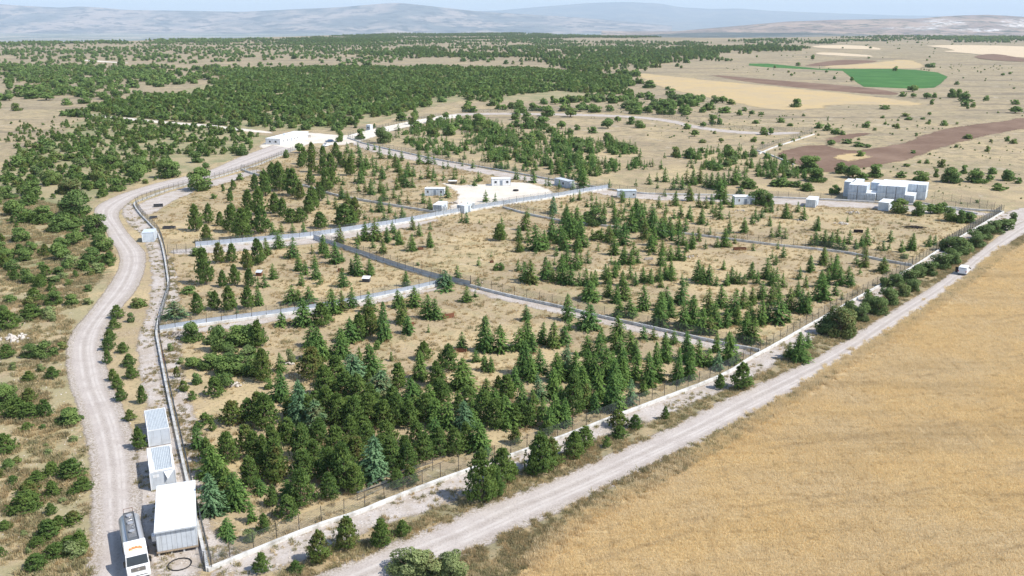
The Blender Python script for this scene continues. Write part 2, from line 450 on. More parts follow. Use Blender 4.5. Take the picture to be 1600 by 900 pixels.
# perimeter lines in the photograph's pixels
FENCE_LEFT = [(325, 893), (300, 785), (275, 675), (260, 605), (246, 532), (244, 521), (250, 492), (260, 460), (264, 447), (260, 420), (256, 397), (252, 380), (246, 364), (235, 352), (221, 338), (211, 325), (209, 318), (225, 312), (250, 302), (295, 288), (335, 279), (375, 267), (400, 260), (440, 243), (470, 231)]
FENCE_FRONT = [(325, 893), (400, 862), (500, 822), (560, 804), (610, 782), (725, 739), (800, 714), (907, 674), (970, 649), (1075, 610), (1120, 592), (1150, 577), (1172, 561), (1200, 547), (1262, 511), (1370, 450), (1425, 420), (1467, 392), (1512, 365), (1568, 332)]
FENCE_BACK = [(543, 216), (575, 227), (637, 240), (682, 250), (742, 260), (800, 270), (892, 287), (950, 296), (992, 303), (1070, 305), (1150, 306), (1200, 309), (1275, 312), (1370, 317), (1440, 322), (1482, 325), (1520, 329), (1568, 332)]
WALL_UPPER = [(306, 388), (400, 380), (490, 372), (540, 364), (625, 351), (682, 340), (782, 322), (860, 311), (905, 303), (950, 296)]
WALL_MIDDLE_A = [(490, 374), (560, 397), (625, 420), (682, 436), (735, 448)]
WALL_MIDDLE_B = [(735, 448), (800, 465), (882, 482), (932, 495), (1025, 515), (1117, 536), (1187, 550)]
WALL_LOWER = [(250, 520), (310, 510), (387, 500), (465, 490), (560, 473), (640, 457), (688, 446)]
WALL_RIGHT = [(786, 325), (830, 337), (880, 347), (960, 356), (1070, 366), (1140, 375), (1200, 383), (1290, 392), (1337, 398), (1362, 405), (1425, 416)]
WALL_SMALL = [(377, 266), (400, 274), (475, 291), (525, 307), (560, 313), (612, 322), (697, 336)]
WALL_FAR = [(545, 213), (570, 206), (600, 200), (640, 191), (690, 182)]

road('gravel_road', [(140, 905), (150, 870), (153, 825), (150, 725), (139, 675), (125, 630), (110, 590), (107, 542), (118, 517), (140, 492), (172, 450), (190, 420), (190, 395), (175, 377), (163, 350), (148, 335), (152, 322), (175, 310), (200, 300), (250, 285), (295, 275), (330, 267), (365, 250), (400, 237), (427, 227)],
     [(238, 905), (222, 870), (213, 825), (210, 725), (200, 675), (185, 635), (170, 605), (160, 567), (155, 545), (160, 515), (175, 492), (200, 465), (212, 450), (224, 420), (226, 395), (217, 385), (200, 367), (185, 345), (182, 332), (195, 320), (207, 311), (225, 302), (260, 293), (295, 285), (335, 275), (375, 263), (410, 250), (460, 233)],
     M_road, .020, 'pale gravel road curving up the left side past the tanker truck')
road('gravel_road', [(440, 925), (507, 899), (560, 875), (625, 847), (687, 825), (750, 792), (800, 777), (887, 742), (955, 712), (1040, 675), (1140, 622), (1200, 595), (1250, 573), (1300, 547), (1340, 520), (1400, 482), (1450, 455), (1490, 425), (1515, 405), (1555, 375), (1590, 350), (1640, 330), (1750, 285)],
     [(560, 935), (640, 900), (710, 870), (760, 848), (800, 829), (875, 795), (950, 760), (1040, 715), (1120, 675), (1200, 636), (1300, 582), (1362, 542), (1412, 505), (1450, 480), (1492, 449), (1530, 417), (1560, 393), (1600, 366), (1640, 345), (1700, 320), (1800, 280)],
     M_road, .020, 'straight gravel road running diagonally beside the golden wheat field')
FRONT_LOW = [(480, 872), (560, 835), (612, 815), (720, 780), (830, 728), (925, 690), (1045, 648), (1110, 618), (1150, 605), (1200, 578), (1262, 535), (1300, 510), (1400, 452), (1450, 418), (1540, 362), (1580, 335)]
sheet('gravel_path', FENCE_FRONT + [(1580, 335)] + FRONT_LOW[::-1][1:] + [(425, 893), (330, 910)], M_rocky, .8, .008, 'stony strip running between the white front wall and the weedy verge')
sheet('verge', FRONT_LOW + [(1540, 385), (1490, 425), (1400, 482), (1300, 547), (1200, 595), (1140, 622), (1040, 675), (887, 742), (800, 777), (687, 825), (560, 875), (480, 905), (420, 905)], M_weeds, .8, .004, 'weedy dry verge between the stony strip and the diagonal road', margin=1.5)
sheet('verge', [(600, 925), (640, 900), (800, 829), (950, 760), (1120, 675), (1300, 582), (1412, 505), (1492, 449), (1560, 393), (1600, 366), (1660, 336), (1680, 342), (1600, 376), (1505, 452), (1405, 517), (1325, 570), (1150, 690), (1050, 745), (975, 785), (870, 840), (780, 925)], M_weeds, .8, .006, 'weedy bank between the diagonal road and the wheat', margin=1.5)
WHEAT = [(735, 940), (815, 885), (880, 832), (930, 800), (975, 778), (1050, 734), (1150, 678), (1250, 615), (1325, 565), (1405, 516), (1450, 490), (1503, 448), (1575, 386), (1625, 354), (1700, 315), (1800, 300), (2300, 420), (2300, 1500), (900, 1500)]
sheet('wheat_field', WHEAT, M_wheatsoil, 1.0, .008, 'ground of the golden wheat field filling the lower right corner', margin=1.0)
sheet('rocky_track', [(333, 900), (300, 785), (275, 675), (260, 605), (246, 532), (250, 492), (262, 455), (256, 397), (246, 364), (225, 341), (211, 322), (200, 316), (190, 330), (200, 350), (225, 368), (232, 395), (238, 420), (238, 450), (232, 487), (217, 525), (215, 562), (225, 600), (232, 637), (222, 670), (212, 700), (208, 760), (212, 800), (216, 830), (236, 905)], M_rocky, .7, .010, 'stony track strewn with pale rocks along the outside of the left fence')
sheet('rocky_strip', [(326, 893), (302, 785), (276, 675), (262, 605), (248, 525), (252, 492), (262, 455), (258, 397), (266, 400), (280, 450), (280, 500), (282, 560), (292, 612), (300, 640), (318, 690), (318, 750), (322, 800), (345, 850), (400, 862)], M_rocky, .7, .006, 'stony strip of pale rocks along the inside of the left fence')
sheet('rocky_strip', [(212, 320), (250, 305), (300, 290), (335, 281), (400, 264), (410, 268), (340, 290), (290, 305), (262, 318), (238, 336), (222, 334)], M_rocky, .9, .006, 'pale rubble strip inside the bend of the left fence')
sheet('gravel_path', [(268, 390), (306, 388), (490, 373), (682, 341), (684, 347), (540, 374), (400, 391), (306, 397), (268, 397)], M_rocky, .8, .006, 'pale gravel edge along the foot of the upper concrete wall', margin=1.0)
sheet('gravel_path', [(250, 521), (387, 501), (560, 474), (690, 447), (690, 452), (560, 481), (387, 509), (300, 522), (262, 530)], M_rocky, .8, .006, 'pale gravel edge along the foot of the lower concrete wall', margin=1.0)
sheet('gravel_path', [(735, 449), (882, 483), (1025, 516), (1187, 551), (1160, 556), (1010, 522), (880, 492), (740, 458)], M_rocky, .8, .006, 'stony edge below the long low kerb wall in the middle', margin=1.0)
sheet('gravel_path', [(543, 217), (637, 241), (742, 261), (892, 288), (992, 304), (1150, 307), (1275, 313), (1370, 318), (1560, 333), (1540, 338), (1440, 332), (1370, 326), (1275, 322), (1150, 316), (992, 312), (880, 294), (742, 269), (640, 250), (560, 232)], M_rocky, 1.2, .006, 'stony strip along the foot of the rear perimeter fence', margin=1.5)
sheet('gravel_yard', [(687, 285), (712, 290), (760, 288), (800, 284), (832, 287), (862, 297), (865, 304), (835, 311), (800, 316), (785, 320), (742, 325), (715, 330), (697, 328), (715, 314), (716, 300), (700, 291)], M_pale, .9, .008, 'pale bare gravel yard among the site cabins', margin=3)
sheet('gravel_yard', [(400, 228), (440, 214), (480, 207), (505, 209), (545, 213), (600, 199), (640, 190), (690, 181), (720, 178), (722, 183), (690, 187), (640, 197), (600, 208), (560, 222), (530, 228), (490, 222), (455, 236), (425, 236)], M_pale, 1.5, .010, 'white bare yard around the long cabin at the far gate', margin=3)
sheet('dirt_path', [(104, 172), (130, 178), (200, 184), (260, 190), (320, 194), (370, 200), (425, 206), (425, 209), (370, 204), (320, 198), (260, 193.5), (200, 187.5), (130, 182), (104, 176)], M_pale, 1.2, .008, 'white track showing between the trees of the upper left woodland', margin=1.5)
sheet('dirt_path', [(700, 178), (760, 176), (850, 177), (920, 178), (990, 181), (1050, 187), (1090, 197), (1140, 204), (1200, 207), (1250, 206), (1250, 209), (1200, 211), (1140, 208), (1085, 201), (1045, 190.5), (990, 184), (920, 181.5), (850, 180), (760, 179), (700, 182)], M_rocky, 1.5, .008, 'grey stony track curving across the far pasture', margin=2)
sheet('gravel_yard', [(1560, 336), (1578, 330), (1610, 322), (1660, 325), (1640, 345), (1600, 358), (1570, 362), (1530, 352)], M_rocky, 1.2, .012, 'pale gravel apron outside the far right fence corner', margin=2)
for lab, poly in [('bare earth track', [(125, 93), (200, 97), (200, 98.5), (125, 94.5)]),]:
    sheet('dirt_path', poly, M_pale, 3, .008, 'short pale track among the far scattered oaks', margin=3)
sheet('ploughed_field', [(1600, 183), (1567, 190), (1500, 197), (1455, 207), (1415, 224), (1375, 231), (1320, 236), (1275, 224), (1210, 238), (1222, 251), (1250, 258), (1282, 271), (1325, 267), (1375, 257), (1410, 252), (1455, 236), (1482, 226), (1560, 207), (1640, 196), (1800, 190), (1800, 180)], M_brown, 2, .010, 'brown ploughed field bending across the right side', margin=4)
sheet('ploughed_field', [(1285, 222), (1300, 214), (1340, 207.5), (1366, 208.5), (1340, 214), (1310, 224)], M_brown, 2, .016, 'narrow brown ploughed tongue above the dark bushes', margin=3)
sheet('stubble_patch', [(1300, 246), (1325, 240), (1352, 242), (1348, 251), (1320, 253)], M_yellow, 1.5, .020, 'straw coloured island inside the brown ploughed field', margin=3, smooth=2)
sheet('crop_field', [(1170, 99), (1200, 99), (1282, 106), (1397, 106.5), (1432, 108), (1465, 112), (1481, 119), (1470, 130), (1460, 137), (1425, 138.5), (1390, 137), (1350, 135.5), (1338, 128), (1317, 109), (1200, 104), (1170, 101.5)], M_green, 4, .010, 'bright green irrigated field in the far right', margin=5, smooth=0)
sheet('ploughed_field', [(1255, 101.5), (1307, 94), (1350, 95), (1378, 96.5), (1330, 100.5), (1270, 103)], M_brown, 4, .012, 'dark brown strip behind the bright green field', margin=5)
sheet('ploughed_field', [(1100, 115), (1200, 124), (1330, 134), (1404, 144), (1403, 149), (1350, 146.5), (1200, 132), (1150, 125)], M_brown, 3, .012, 'long brown strip below the bright green field', margin=4)
sheet('stubble_field', [(1000, 113), (1025, 116), (1100, 124.5), (1200, 134), (1350, 149), (1450, 162), (1410, 165.5), (1300, 162), (1275, 172), (1200, 171), (1125, 156), (1040, 138), (1000, 122)], M_yellow, 4, .008, 'pale golden stubble field on the far right slope', margin=9)
sheet('stubble_field', [(1282, 105), (1300, 101), (1330, 101), (1385, 97), (1407, 94), (1432, 96.5), (1450, 106), (1390, 106)], M_yellow, 6, .008, 'golden triangle of stubble behind the green field', margin=9)
sheet('stubble_field', [(1265, 73), (1337, 71.5), (1390, 79), (1340, 78), (1280, 76.5)], M_pyel, 12, .03, 'pale stubble strip far away below the quarry hill', margin=20)
sheet('stubble_field', [(1272, 82), (1330, 84), (1376, 91), (1330, 90), (1280, 86)], M_pyel, 10, .02, 'thin pale strip between two brown fallows far away', margin=18)
sheet('stubble_field', [(1430, 72), (1600, 74), (1750, 78), (1750, 95), (1600, 92), (1520, 86), (1465, 81), (1500, 78)], M_pyel, 12, .03, 'wide pale stubble field at the far right edge', margin=20)
sheet('fallow_field', [(1520, 92), (1530, 87), (1560, 86), (1600, 93), (1640, 99), (1560, 96)], M_brown, 8, .04, 'low brown fallow rise at the far right edge', margin=12)

UNDER = [sheet('undergrowth', [(0, 250), (90, 215), (130, 180), (420, 207), (400, 232), (330, 260), (250, 280), (190, 291), (146, 314), (133, 340), (158, 365), (170, 395), (170, 420), (140, 445), (60, 440), (0, 465)], M_scrub, 2.5, .003, 'olive undergrowth between the bushes of the upper left woodland', margin=8),
  sheet('undergrowth', [(130, 178), (150, 166), (240, 152), (330, 130), (420, 109), (700, 106), (900, 114), (990, 124), (975, 148), (860, 158), (780, 158), (700, 158), (640, 178), (560, 198), (430, 206), (330, 196), (200, 186)], M_scrub, 6, .003, 'olive undergrowth of the far forest belt', margin=12)]
def b_meadow(t, P):
    c, h = soil_color(t); n1 = t.noise(P, .11, 5, .7, .6)
    c = t.mix(t.ramp(n1, .40, .58, 0, .65), c, (.30, .275, .155))
    return t.mix(t.ramp(t.noise(P, .8, 4, .75), .52, .64, 0, .45), c, (.20, .19, .10)), h
M_meadow = sheet_mat('meadow', b_meadow, ragged=4, nscale=.3)
sheet('meadow', [(-80, 470), (60, 448), (140, 450), (168, 420), (172, 445), (138, 490), (114, 520), (104, 545), (106, 590), (120, 630), (133, 675), (146, 725), (149, 825), (144, 870), (130, 930), (-80, 930)], M_meadow, 1.5, .003, 'dry meadow with olive weeds left of the gravel road', margin=4)
SHEETS.pop('undergrowth'); SHEETS.pop('meadow')

# ---------------------------------------------------------------- distant relief
def relief(name, label, pxs, pys, r0, rc, r1, zbase, mat, seed, nr=90, rough=.22, quarry=None):
    """a range of hills built as a height field; its crest has the outline the photograph shows"""
    px = np.linspace(pxs[0], pxs[-1], int((pxs[-1]-pxs[0])/4)+1); top = np.interp(px, pxs, pys)
    k = np.ones(5)/5; top = np.convolve(np.pad(top, 2, 'edge'), k, 'valid')
    rr = np.concatenate([np.linspace(r0, rc, nr), np.linspace(rc, r1, 14)[1:]])
    PXg, Y = np.meshgrid(px, rr)
    X = (PXg-800)/F*(Y*CP + H*SP)
    zt = np.array([ztop(rc, p) for p in top])[None, :]
    t = np.clip((Y-r0)/(rc-r0), 0, 1)
    L = (rc-r0)
    rid = 1-np.abs(fbm(X/(L*.30)+seed, Y/(L*.45), seed, 5)*2-1)
    shape = t**1.35
    cut = (1-rid)*rough*2.2*np.sin(np.pi*np.clip(t, 0, 1))**.8
    back = np.clip((Y-rc)/(r1-rc), 0, 1)
    z = zbase + (zt-zbase)*np.clip(shape-cut*.8, -.02, 1)*(1-back**2) + (fbm(X/(L*.07), Y/(L*.07), seed+5, 4)-.5)*(zt-zbase)*.10*np.sin(np.pi*t)
    V = np.stack([X, Y, z], -1).reshape(-1, 3); n1, n2 = X.shape
    i = np.arange(n1-1)[:, None]; j = np.arange(n2-1)[None, :]
    q = np.stack([i*n2+j, i*n2+j+1, (i+1)*n2+j+1, (i+1)*n2+j], -1).reshape(-1, 4)
    me = mesh_np(name, V, q, np.full(len(q), 4), [mat], smooth=True)
    qa = np.zeros(len(V))
    if quarry:
        a, b = PX(V[:, 0], V[:, 1], V[:, 2])
        for (cx, cy, sx, sy) in quarry: qa = np.maximum(qa, 1-np.hypot((a-cx)/sx, (b-cy)/sy))
    attr(me, 'quarry', qa, 'POINT')
    o = bpy.data.objects.new(name, me); link(o); return props(o, label, kind='structure')
def hill_mat(name, a, b, c_, sx, lightness=.5):
    t = NT(name); P = t.pos()
    n1 = t.noise(P, sx, 5, .65); n2 = t.noise(P, sx*5, 5, .7)
    c = t.mix(t.ramp(n1, .42, .58), a, b)
    c = t.mix(t.ramp(n2, .50, .58, 0, .9), c, c_)
    c = t.mix(t.ramp(t.noise(t.pos((sx*2, sx*9, 1)), 1, 4, .7), .60, .68, 0, .8), c, (.60, .54, .46))
    q = t.math('MULTIPLY', t.ramp(t.attr('quarry'), .0, .5), t.ramp(t.noise(P, sx*9, 5, .75), .47, .60))
    c = t.mix(q, c, (.66, .63, .59))
    t.color(c); t.b.inputs['Roughness'].default_value = 1; return t.m
M_h1 = hill_mat('dry_hillside', (.36, .29, .24), (.11, .12, .12), (.02, .035, .045), .0005)
M_h0 = hill_mat('quarry_hillside', (.38, .28, .21), (.24, .18, .15), (.06, .07, .05), .0012)
M_h2 = hill_mat('forested_mountain', (.08, .10, .095), (.17, .16, .13), (.05, .065, .06), .0005)
relief('hills', 'hazy pale hills beyond the valley at upper left', [-500, -300, 0, 40, 100, 125, 150, 200, 300, 380, 430, 470, 530, 570, 600, 618, 632, 660, 700, 740, 800, 900, 1050],
       [20, 14, 6, 9, 12, 10, 11, 15.5, 17, 18.5, 16, 14, 11.5, 8, 5.5, 4.5, 5, 8, 12.5, 17, 21, 27, 40], 17000, 22500, 26500, -125, M_h1, 11)
relief('mountain_range', 'faint blue mountains on the horizon behind the middle of the view', [-700, 300, 600, 700, 780, 830, 870, 920, 980, 1030, 1060, 1110, 1150, 1200, 1260, 1400, 1600, 2000],
       [26, 22, 20, 18, 16.5, 11.5, 8.5, 4.5, 3, 5.5, 11, 14, 13, 16.5, 19, 24, 26, 28], 26000, 37000, 43000, -125, M_h2, 23, rough=.15)
relief('quarry_hill', 'pale hazy hill with white quarry scars at upper right', [940, 990, 1050, 1100, 1180, 1230, 1265, 1300, 1340, 1400, 1430, 1465, 1500, 1540, 1570, 1620, 1700, 1850, 2100],
       [58, 54, 50, 45, 38, 33.5, 32.5, 31, 30.5, 29, 29.5, 26, 24, 23, 24.5, 28, 30, 34, 50], 7600, 10500, 12500, -45, M_h0, 31, rough=.12,
       quarry=[(1475, 36, 45, 9), (1440, 44, 40, 4), (1590, 36, 40, 9), (1530, 47, 60, 4), (1395, 44, 22, 2.5)])
relief('hills', 'low dark wooded rise in front of the quarry hill', [960, 1000, 1060, 1120, 1200, 1260, 1330, 1420], [58, 55, 52, 50.5, 51, 51, 53, 58], 6600, 7600, 8300, -45, M_h2, 41, rough=.1)

# ---------------------------------------------------------------- foliage
def foliage_mat(name, a, b, c_, hue_var=.5, trans=.33):
    """a, b: range from tree to tree; c_: tips that grow paler"""
    t = NT(name); oi = t.n('ShaderNodeObjectInfo')
    tone = t.attr('tone')
    c = t.mix(oi.outputs['Random'], a, b)
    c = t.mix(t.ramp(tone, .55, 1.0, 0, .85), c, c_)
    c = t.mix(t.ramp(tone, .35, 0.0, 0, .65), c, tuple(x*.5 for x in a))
    c = t.mix(t.ramp(t.noise(t.pos(), .35, 3, .6), .45, .7, 0, .35), c, c_)
    c = t.mix(t.math('MULTIPLY', t.ramp(oi.outputs['Random'], .80, .92), t.ramp(t.noise(t.pos(), .8, 3, .7), .42, .62, 0, .65)), c, (.20, .14, .06))
    t.color(c); t.b.inputs['Roughness'].default_value = .75; t.b.inputs['Specular IOR Level'].default_value = .2
    tr = t.n('ShaderNodeBsdfTranslucent'); t.t.links.new(c, tr.inputs[0]); mx = t.n('ShaderNodeMixShader'); mx.inputs[0].default_value = trans
    t.t.links.new(t.b.outputs[0], mx.inputs[1]); t.t.links.new(tr.outputs[0], mx.inputs[2]); t.t.links.new(mx.outputs[0], t.out.inputs[0])
    return t.m
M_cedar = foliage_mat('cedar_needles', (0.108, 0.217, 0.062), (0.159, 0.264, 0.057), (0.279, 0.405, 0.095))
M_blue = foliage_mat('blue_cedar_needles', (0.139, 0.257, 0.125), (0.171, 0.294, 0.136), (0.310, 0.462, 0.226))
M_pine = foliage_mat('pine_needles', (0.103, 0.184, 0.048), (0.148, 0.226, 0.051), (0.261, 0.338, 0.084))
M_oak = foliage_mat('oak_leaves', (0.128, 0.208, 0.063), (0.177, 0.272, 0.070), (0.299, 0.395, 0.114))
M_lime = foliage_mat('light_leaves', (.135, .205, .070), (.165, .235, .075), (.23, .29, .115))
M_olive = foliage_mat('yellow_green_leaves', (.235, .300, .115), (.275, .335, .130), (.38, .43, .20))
M_bark = plain('bark', (.16, .12, .085), .95, scale=8)

def quads_from(C, D, S, L, Wd):
    """quads centred on C, long axis D (unit), side axis S (unit)"""
    a = D*(L/2)[:, None]; b = S*(Wd/2)[:, None]
    return np.stack([C-a-b*.6, C-a*.1-b, C+a, C-a*.1+b], 1)
def unit(v): return v/np.maximum(np.linalg.norm(v, axis=-1, keepdims=True), 1e-9)
def cedar_quads(seed, nb, nq, size):
    r = np.random.default_rng(seed); Q = []; T = []
    lean = r.normal(0, .02, 2)
    skew = 1 + .22*np.cos(np.arange(0, 360)*np.pi/180*r.integers(1, 3) + r.uniform(0, 6))
    for b in range(nb):
        if r.random() < .10: continue
        t = .03 + .93*((b+r.random())/nb)**1.12
        az = b*2.39996 + r.normal(0, .35)
        Rb = .5*min(1,1.12*(1-t)**.66)*(.60+.50*r.random())*skew[int(math.degrees(az)) % 360] + .012
        if t < .10: Rb *= .7+3*t
        k = max(3, int(nq*(.35+1.2*(1-t)))); s = (np.linspace(.18, 1, k) + r.normal(0, .04, k))
        up = .10*(1-t)
        ca, sa = math.cos(az), math.sin(az)
        lat = r.normal(0, .10, k)*Rb*(1.3-s)
        C = np.stack([Rb*s*ca-lat*sa, Rb*s*sa+lat*ca, t + up*s*.4 - .16*Rb*s**2 + r.normal(0, .008, k)], 1)
        C[:, 0] += lean[0]*t; C[:, 1] += lean[1]*t
        sp = r.normal(0, .75, k)
        D = unit(np.stack([np.cos(az+sp), np.sin(az+sp), -.25+r.normal(0, .28, k)], 1))
        S = unit(np.cross(D, unit(np.stack([r.normal(0, .5, k), r.normal(0, .5, k), np.ones(k)], 1))))
        L = size*(.8+.7*r.random(k))*(1.05-.5*t)
        Q.append(quads_from(C, D, S, L, L*.42)); T.append(np.clip(r.random()*.55 + s*.28 + r.normal(0, .12, k), 0, 1))
    k = 7; C = np.stack([r.normal(0, .006, k), r.normal(0, .006, k), np.linspace(.9, 1.0, k)], 1); D = unit(np.stack([r.normal(0, .3, k), r.normal(0, .3, k), np.ones(k)], 1))
    Q.append(quads_from(C, D, unit(np.cross(D, np.array([[1, .3, 0]]))), np.full(k, size*.9), np.full(k, size*.22))); T.append(np.full(k, .6))
    return np.concatenate(Q), np.concatenate(T)
def pine_quads(seed, nb, nq, size):
    """young black pine: open tiers of upturned branches ending in needle tufts"""
    r = np.random.default_rng(seed); Q = []; T = []
    nb_ = nb; tiers = 7
    for b in range(nb_):
        tier = r.integers(0, tiers); t = .03 + .93*(tier+r.normal(0, .25))/tiers; t = min(max(t, .03), .95)
        az = r.uniform(0, 6.283); prof = min(1, (t+.45)/.60)*(1-t)**.80*1.22
        Rb = .5*prof*(.55+.60*r.random()); up = .14*r.uniform(.4, 1.2)
        for _ in range(max(2, int(nq*.6))):
            s = r.uniform(.25, 1.0)**.6; a2 = az + r.normal(0, .22)
            c = np.array([Rb*s*math.cos(a2), Rb*s*math.sin(a2), t + up*s*s*(1-t)*1.5])
            k = 6; D = unit(r.normal(0, .75, (k, 3)) + np.array([math.cos(a2)*.45, math.sin(a2)*.45, .95]))
            S = unit(np.cross(D, unit(r.normal(0, 1, (k, 3)))))
            L = size*(.75+.5*r.random(k)); Q.append(quads_from(c+D*(L*.4)[:, None], D, S, L, L*.36))
            T.append(np.clip(np.full(k, r.random()*.8)+r.normal(0, .12, k), 0, 1))
    k = 10; C = np.stack([r.normal(0, .01, k), r.normal(0, .01, k), np.linspace(.88, 1.0, k)], 1); D = unit(np.stack([r.normal(0, .3, k), r.normal(0, .3, k), np.ones(k)], 1))
    Q.append(quads_from(C, D, unit(np.cross(D, np.array([[1, .3, 0]]))), np.full(k, size), np.full(k, size*.3))); T.append(np.full(k, .7))
    return np.concatenate(Q), np.concatenate(T)
def oak_quads(seed, n, size, lobes=10, low=.12):
    r = np.random.default_rng(seed); Q = []; T = []
    Ls = []
    for k in range(lobes):
        a = r.uniform(0, 6.283); rad = .32*math.sqrt(r.random()); z = r.uniform(low+.12, .80)
        rad *= 1.1-.5*abs(z-.5); Ls.append((rad*math.cos(a), rad*math.sin(a), z, r.uniform(.15, .25), r.random()))
    Ls.append((0, 0, .78, .20, .6))
    if low < .08:
        for k in range(5): a = k*1.257+r.uniform(-.4, .4); Ls.append((.28*math.cos(a), .28*math.sin(a), .17, .18, r.random()*.8))
    for (x, y, z, q, tn) in Ls:
        k = int(n/len(Ls)*(q/.2)**2)
        d = unit(r.normal(0, 1, (k, 3))); rr = q*(.55+.5*r.random(k)**.6)
        C = np.array([x, y, z]) + d*rr[:, None]*np.array([1, 1, .85])
        C[:, 2] = np.maximum(C[:, 2], low*r.uniform(.3, 1, k))
        D = unit(r.normal(0, 1, (k, 3))+d*.3); S = unit(np.cross(D, d+r.normal(0, .7, (k, 3))))
        L = size*(.7+.7*r.random(k)); Q.append(quads_from(C, D, S, L, L*.7))
        T.append(np.clip(tn*.7 + r.normal(0, .18, k)+.08, 0, 1))
    return np.concatenate(Q), np.concatenate(T)
def trunk_mb(kind, seed):
    r = random.Random(seed); m = MB()
    if kind in 'cb':
        m.tube((0, 0, -.01), (0, 0, .5), .030, 6, r2=.018); m.tube((0, 0, .5), (0, 0, .95), .018, 5, r2=.004)
        for k in range(10):
            a = r.uniform(0, 6.28); t = .08+.08*k; L = .38*(1-t); m.tube((0, 0, t), (L*math.cos(a), L*math.sin(a), t), .008, 3, r2=.002, caps=False)
    elif kind == 'p':
        m.tube((0, 0, -.01), (.01, 0, .5), .034, 6, r2=.02); m.tube((.01, 0, .5), (0, 0, .93), .02, 5, r2=.005)
        for k in range(12):
            a = r.uniform(0, 6.28); t = .12+.06*k; L = .38*math.sin(math.pi*min(1, t*.78+.3)); m.tube((0, 0, t), (L*math.cos(a), L*math.sin(a), t+.12), .010, 3, r2=.003, caps=False)
    else:
        m.tube((0, 0, -.01), (.01, .01, .32), .045, 7, r2=.032)
        for k in range(6):
            a = k*1.05+r.uniform(-.3, .3); L = r.uniform(.18, .32); z1 = r.uniform(.5, .72)
            m.tube((.01, .01, .28), (L*.5*math.cos(a), L*.5*math.sin(a), .45), .022, 5, r2=.014, caps=False)
            m.tube((L*.5*math.cos(a), L*.5*math.sin(a), .45), (L*math.cos(a), L*math.sin(a), z1), .014, 4, r2=.004, caps=False)
    return m
MATS = dict(c=M_cedar, b=M_blue, p=M_pine, o=M_oak, l=M_lime, g=M_olive)
def crown_out(Q, base):
    o = Q.mean(1).copy(); o[:, 2] = (o[:, 2]-(.25 if base != 'o' else .42))*.8
    return unit(unit(o)+np.array([0, 0, .35]))
def soften(me, Q, base):
    """shading normals that lean outwards from the crown, as a mass of fine needles or leaves shades"""
    o = crown_out(Q, base); n0 = np.cross(Q[:, 2]-Q[:, 0], Q[:, 3]-Q[:, 1]); n0 = unit(n0)
    n = unit(o*.75+n0*.6)
    nn = np.repeat(n, 4, 0); me.polygons.foreach_set('use_smooth', np.ones(len(Q), bool)); me.normals_split_custom_set([tuple(v) for v in nn]); return me
def crown_mesh(kind, lod, seed):
    base = {'c': 'c', 'b': 'c', 'p': 'p', 'o': 'o', 'l': 'o', 'g': 'o'}[kind]
    if base == 'c': Q, T = cedar_quads(seed, *[(230, 20, .088), (130, 14, .115), (60, 8, .18), (22, 5, .30)][lod])
    elif base == 'p': Q, T = pine_quads(seed, *[(270, 8, .070), (150, 7, .095), (60, 6, .15), (22, 5, .26)][lod])
    else: Q, T = oak_quads(seed, *[(6000, .050), (2800, .072), (800, .13), (190, .25)][lod], low=.03 if kind != 'o' or seed % 4 else .10)
    T = .45+(T-.45)*[1, .85, .55, .4][lod]
    out = crown_out(Q, base); n0 = np.cross(Q[:, 2]-Q[:, 0], Q[:, 3]-Q[:, 1]); fl = (n0*out).sum(1) < 0
    Q[fl] = Q[fl][:, [0, 3, 2, 1]]
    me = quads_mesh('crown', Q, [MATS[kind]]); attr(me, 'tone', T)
    return soften(me, Q, base)
def joined_mesh(kind, lod, seed):
    """crown and trunk in one mesh, for trees too small in the picture to show their parts"""
    cm = crown_mesh(kind, lod, seed); tb = trunk_mb(kind, seed)
    n0 = len(cm.vertices); V = np.empty(n0*3, np.float32); cm.vertices.foreach_get('co', V); V = V.reshape(-1, 3)
    T = np.empty(len(cm.polygons), np.float32); cm.attributes['tone'].data.foreach_get('value', T)
    fl = [i+n0 for f in tb.f for i in f]; lt = [len(f) for f in tb.f]
    me = mesh_np('tree', np.concatenate([V, np.array(tb.v)]), np.concatenate([np.arange(n0), fl]), np.concatenate([np.full(n0//4, 4), lt]),
                 [MATS[kind], M_bark], np.concatenate([np.zeros(n0//4), np.ones(len(lt))]))
    attr(me, 'tone', np.concatenate([T, np.full(len(lt), .5)]))
    NL = [tuple(l.normal) for l in cm.corner_normals] if False else [tuple(c.vector) for c in cm.corner_normals]
    TL_ = [tuple(c.vector) for c in me.corner_normals][len(NL):]
    me.polygons.foreach_set('use_smooth', np.ones(len(me.polygons), bool)); me.normals_split_custom_set(NL+TL_)
    bpy.data.meshes.remove(cm); return me
NV = 6
LIB = {}
def lib(kind, lod, v, joined):
    k = (kind, lod, v, joined)
    if k not in LIB:
        seed = hash_seed(kind, v)
        if joined: LIB[k] = joined_mesh(kind, lod, seed)
        else:
            tb = trunk_mb(kind, seed); me = bpy.data.meshes.new('trunk'); me.from_pydata(tb.v, [], tb.f); me.materials.append(M_bark)
            LIB[k] = (crown_mesh(kind, lod, seed), me)
    return LIB[k]
def hash_seed(kind, v): return 'cbpolg'.index(kind)*100 + v*7 + 3

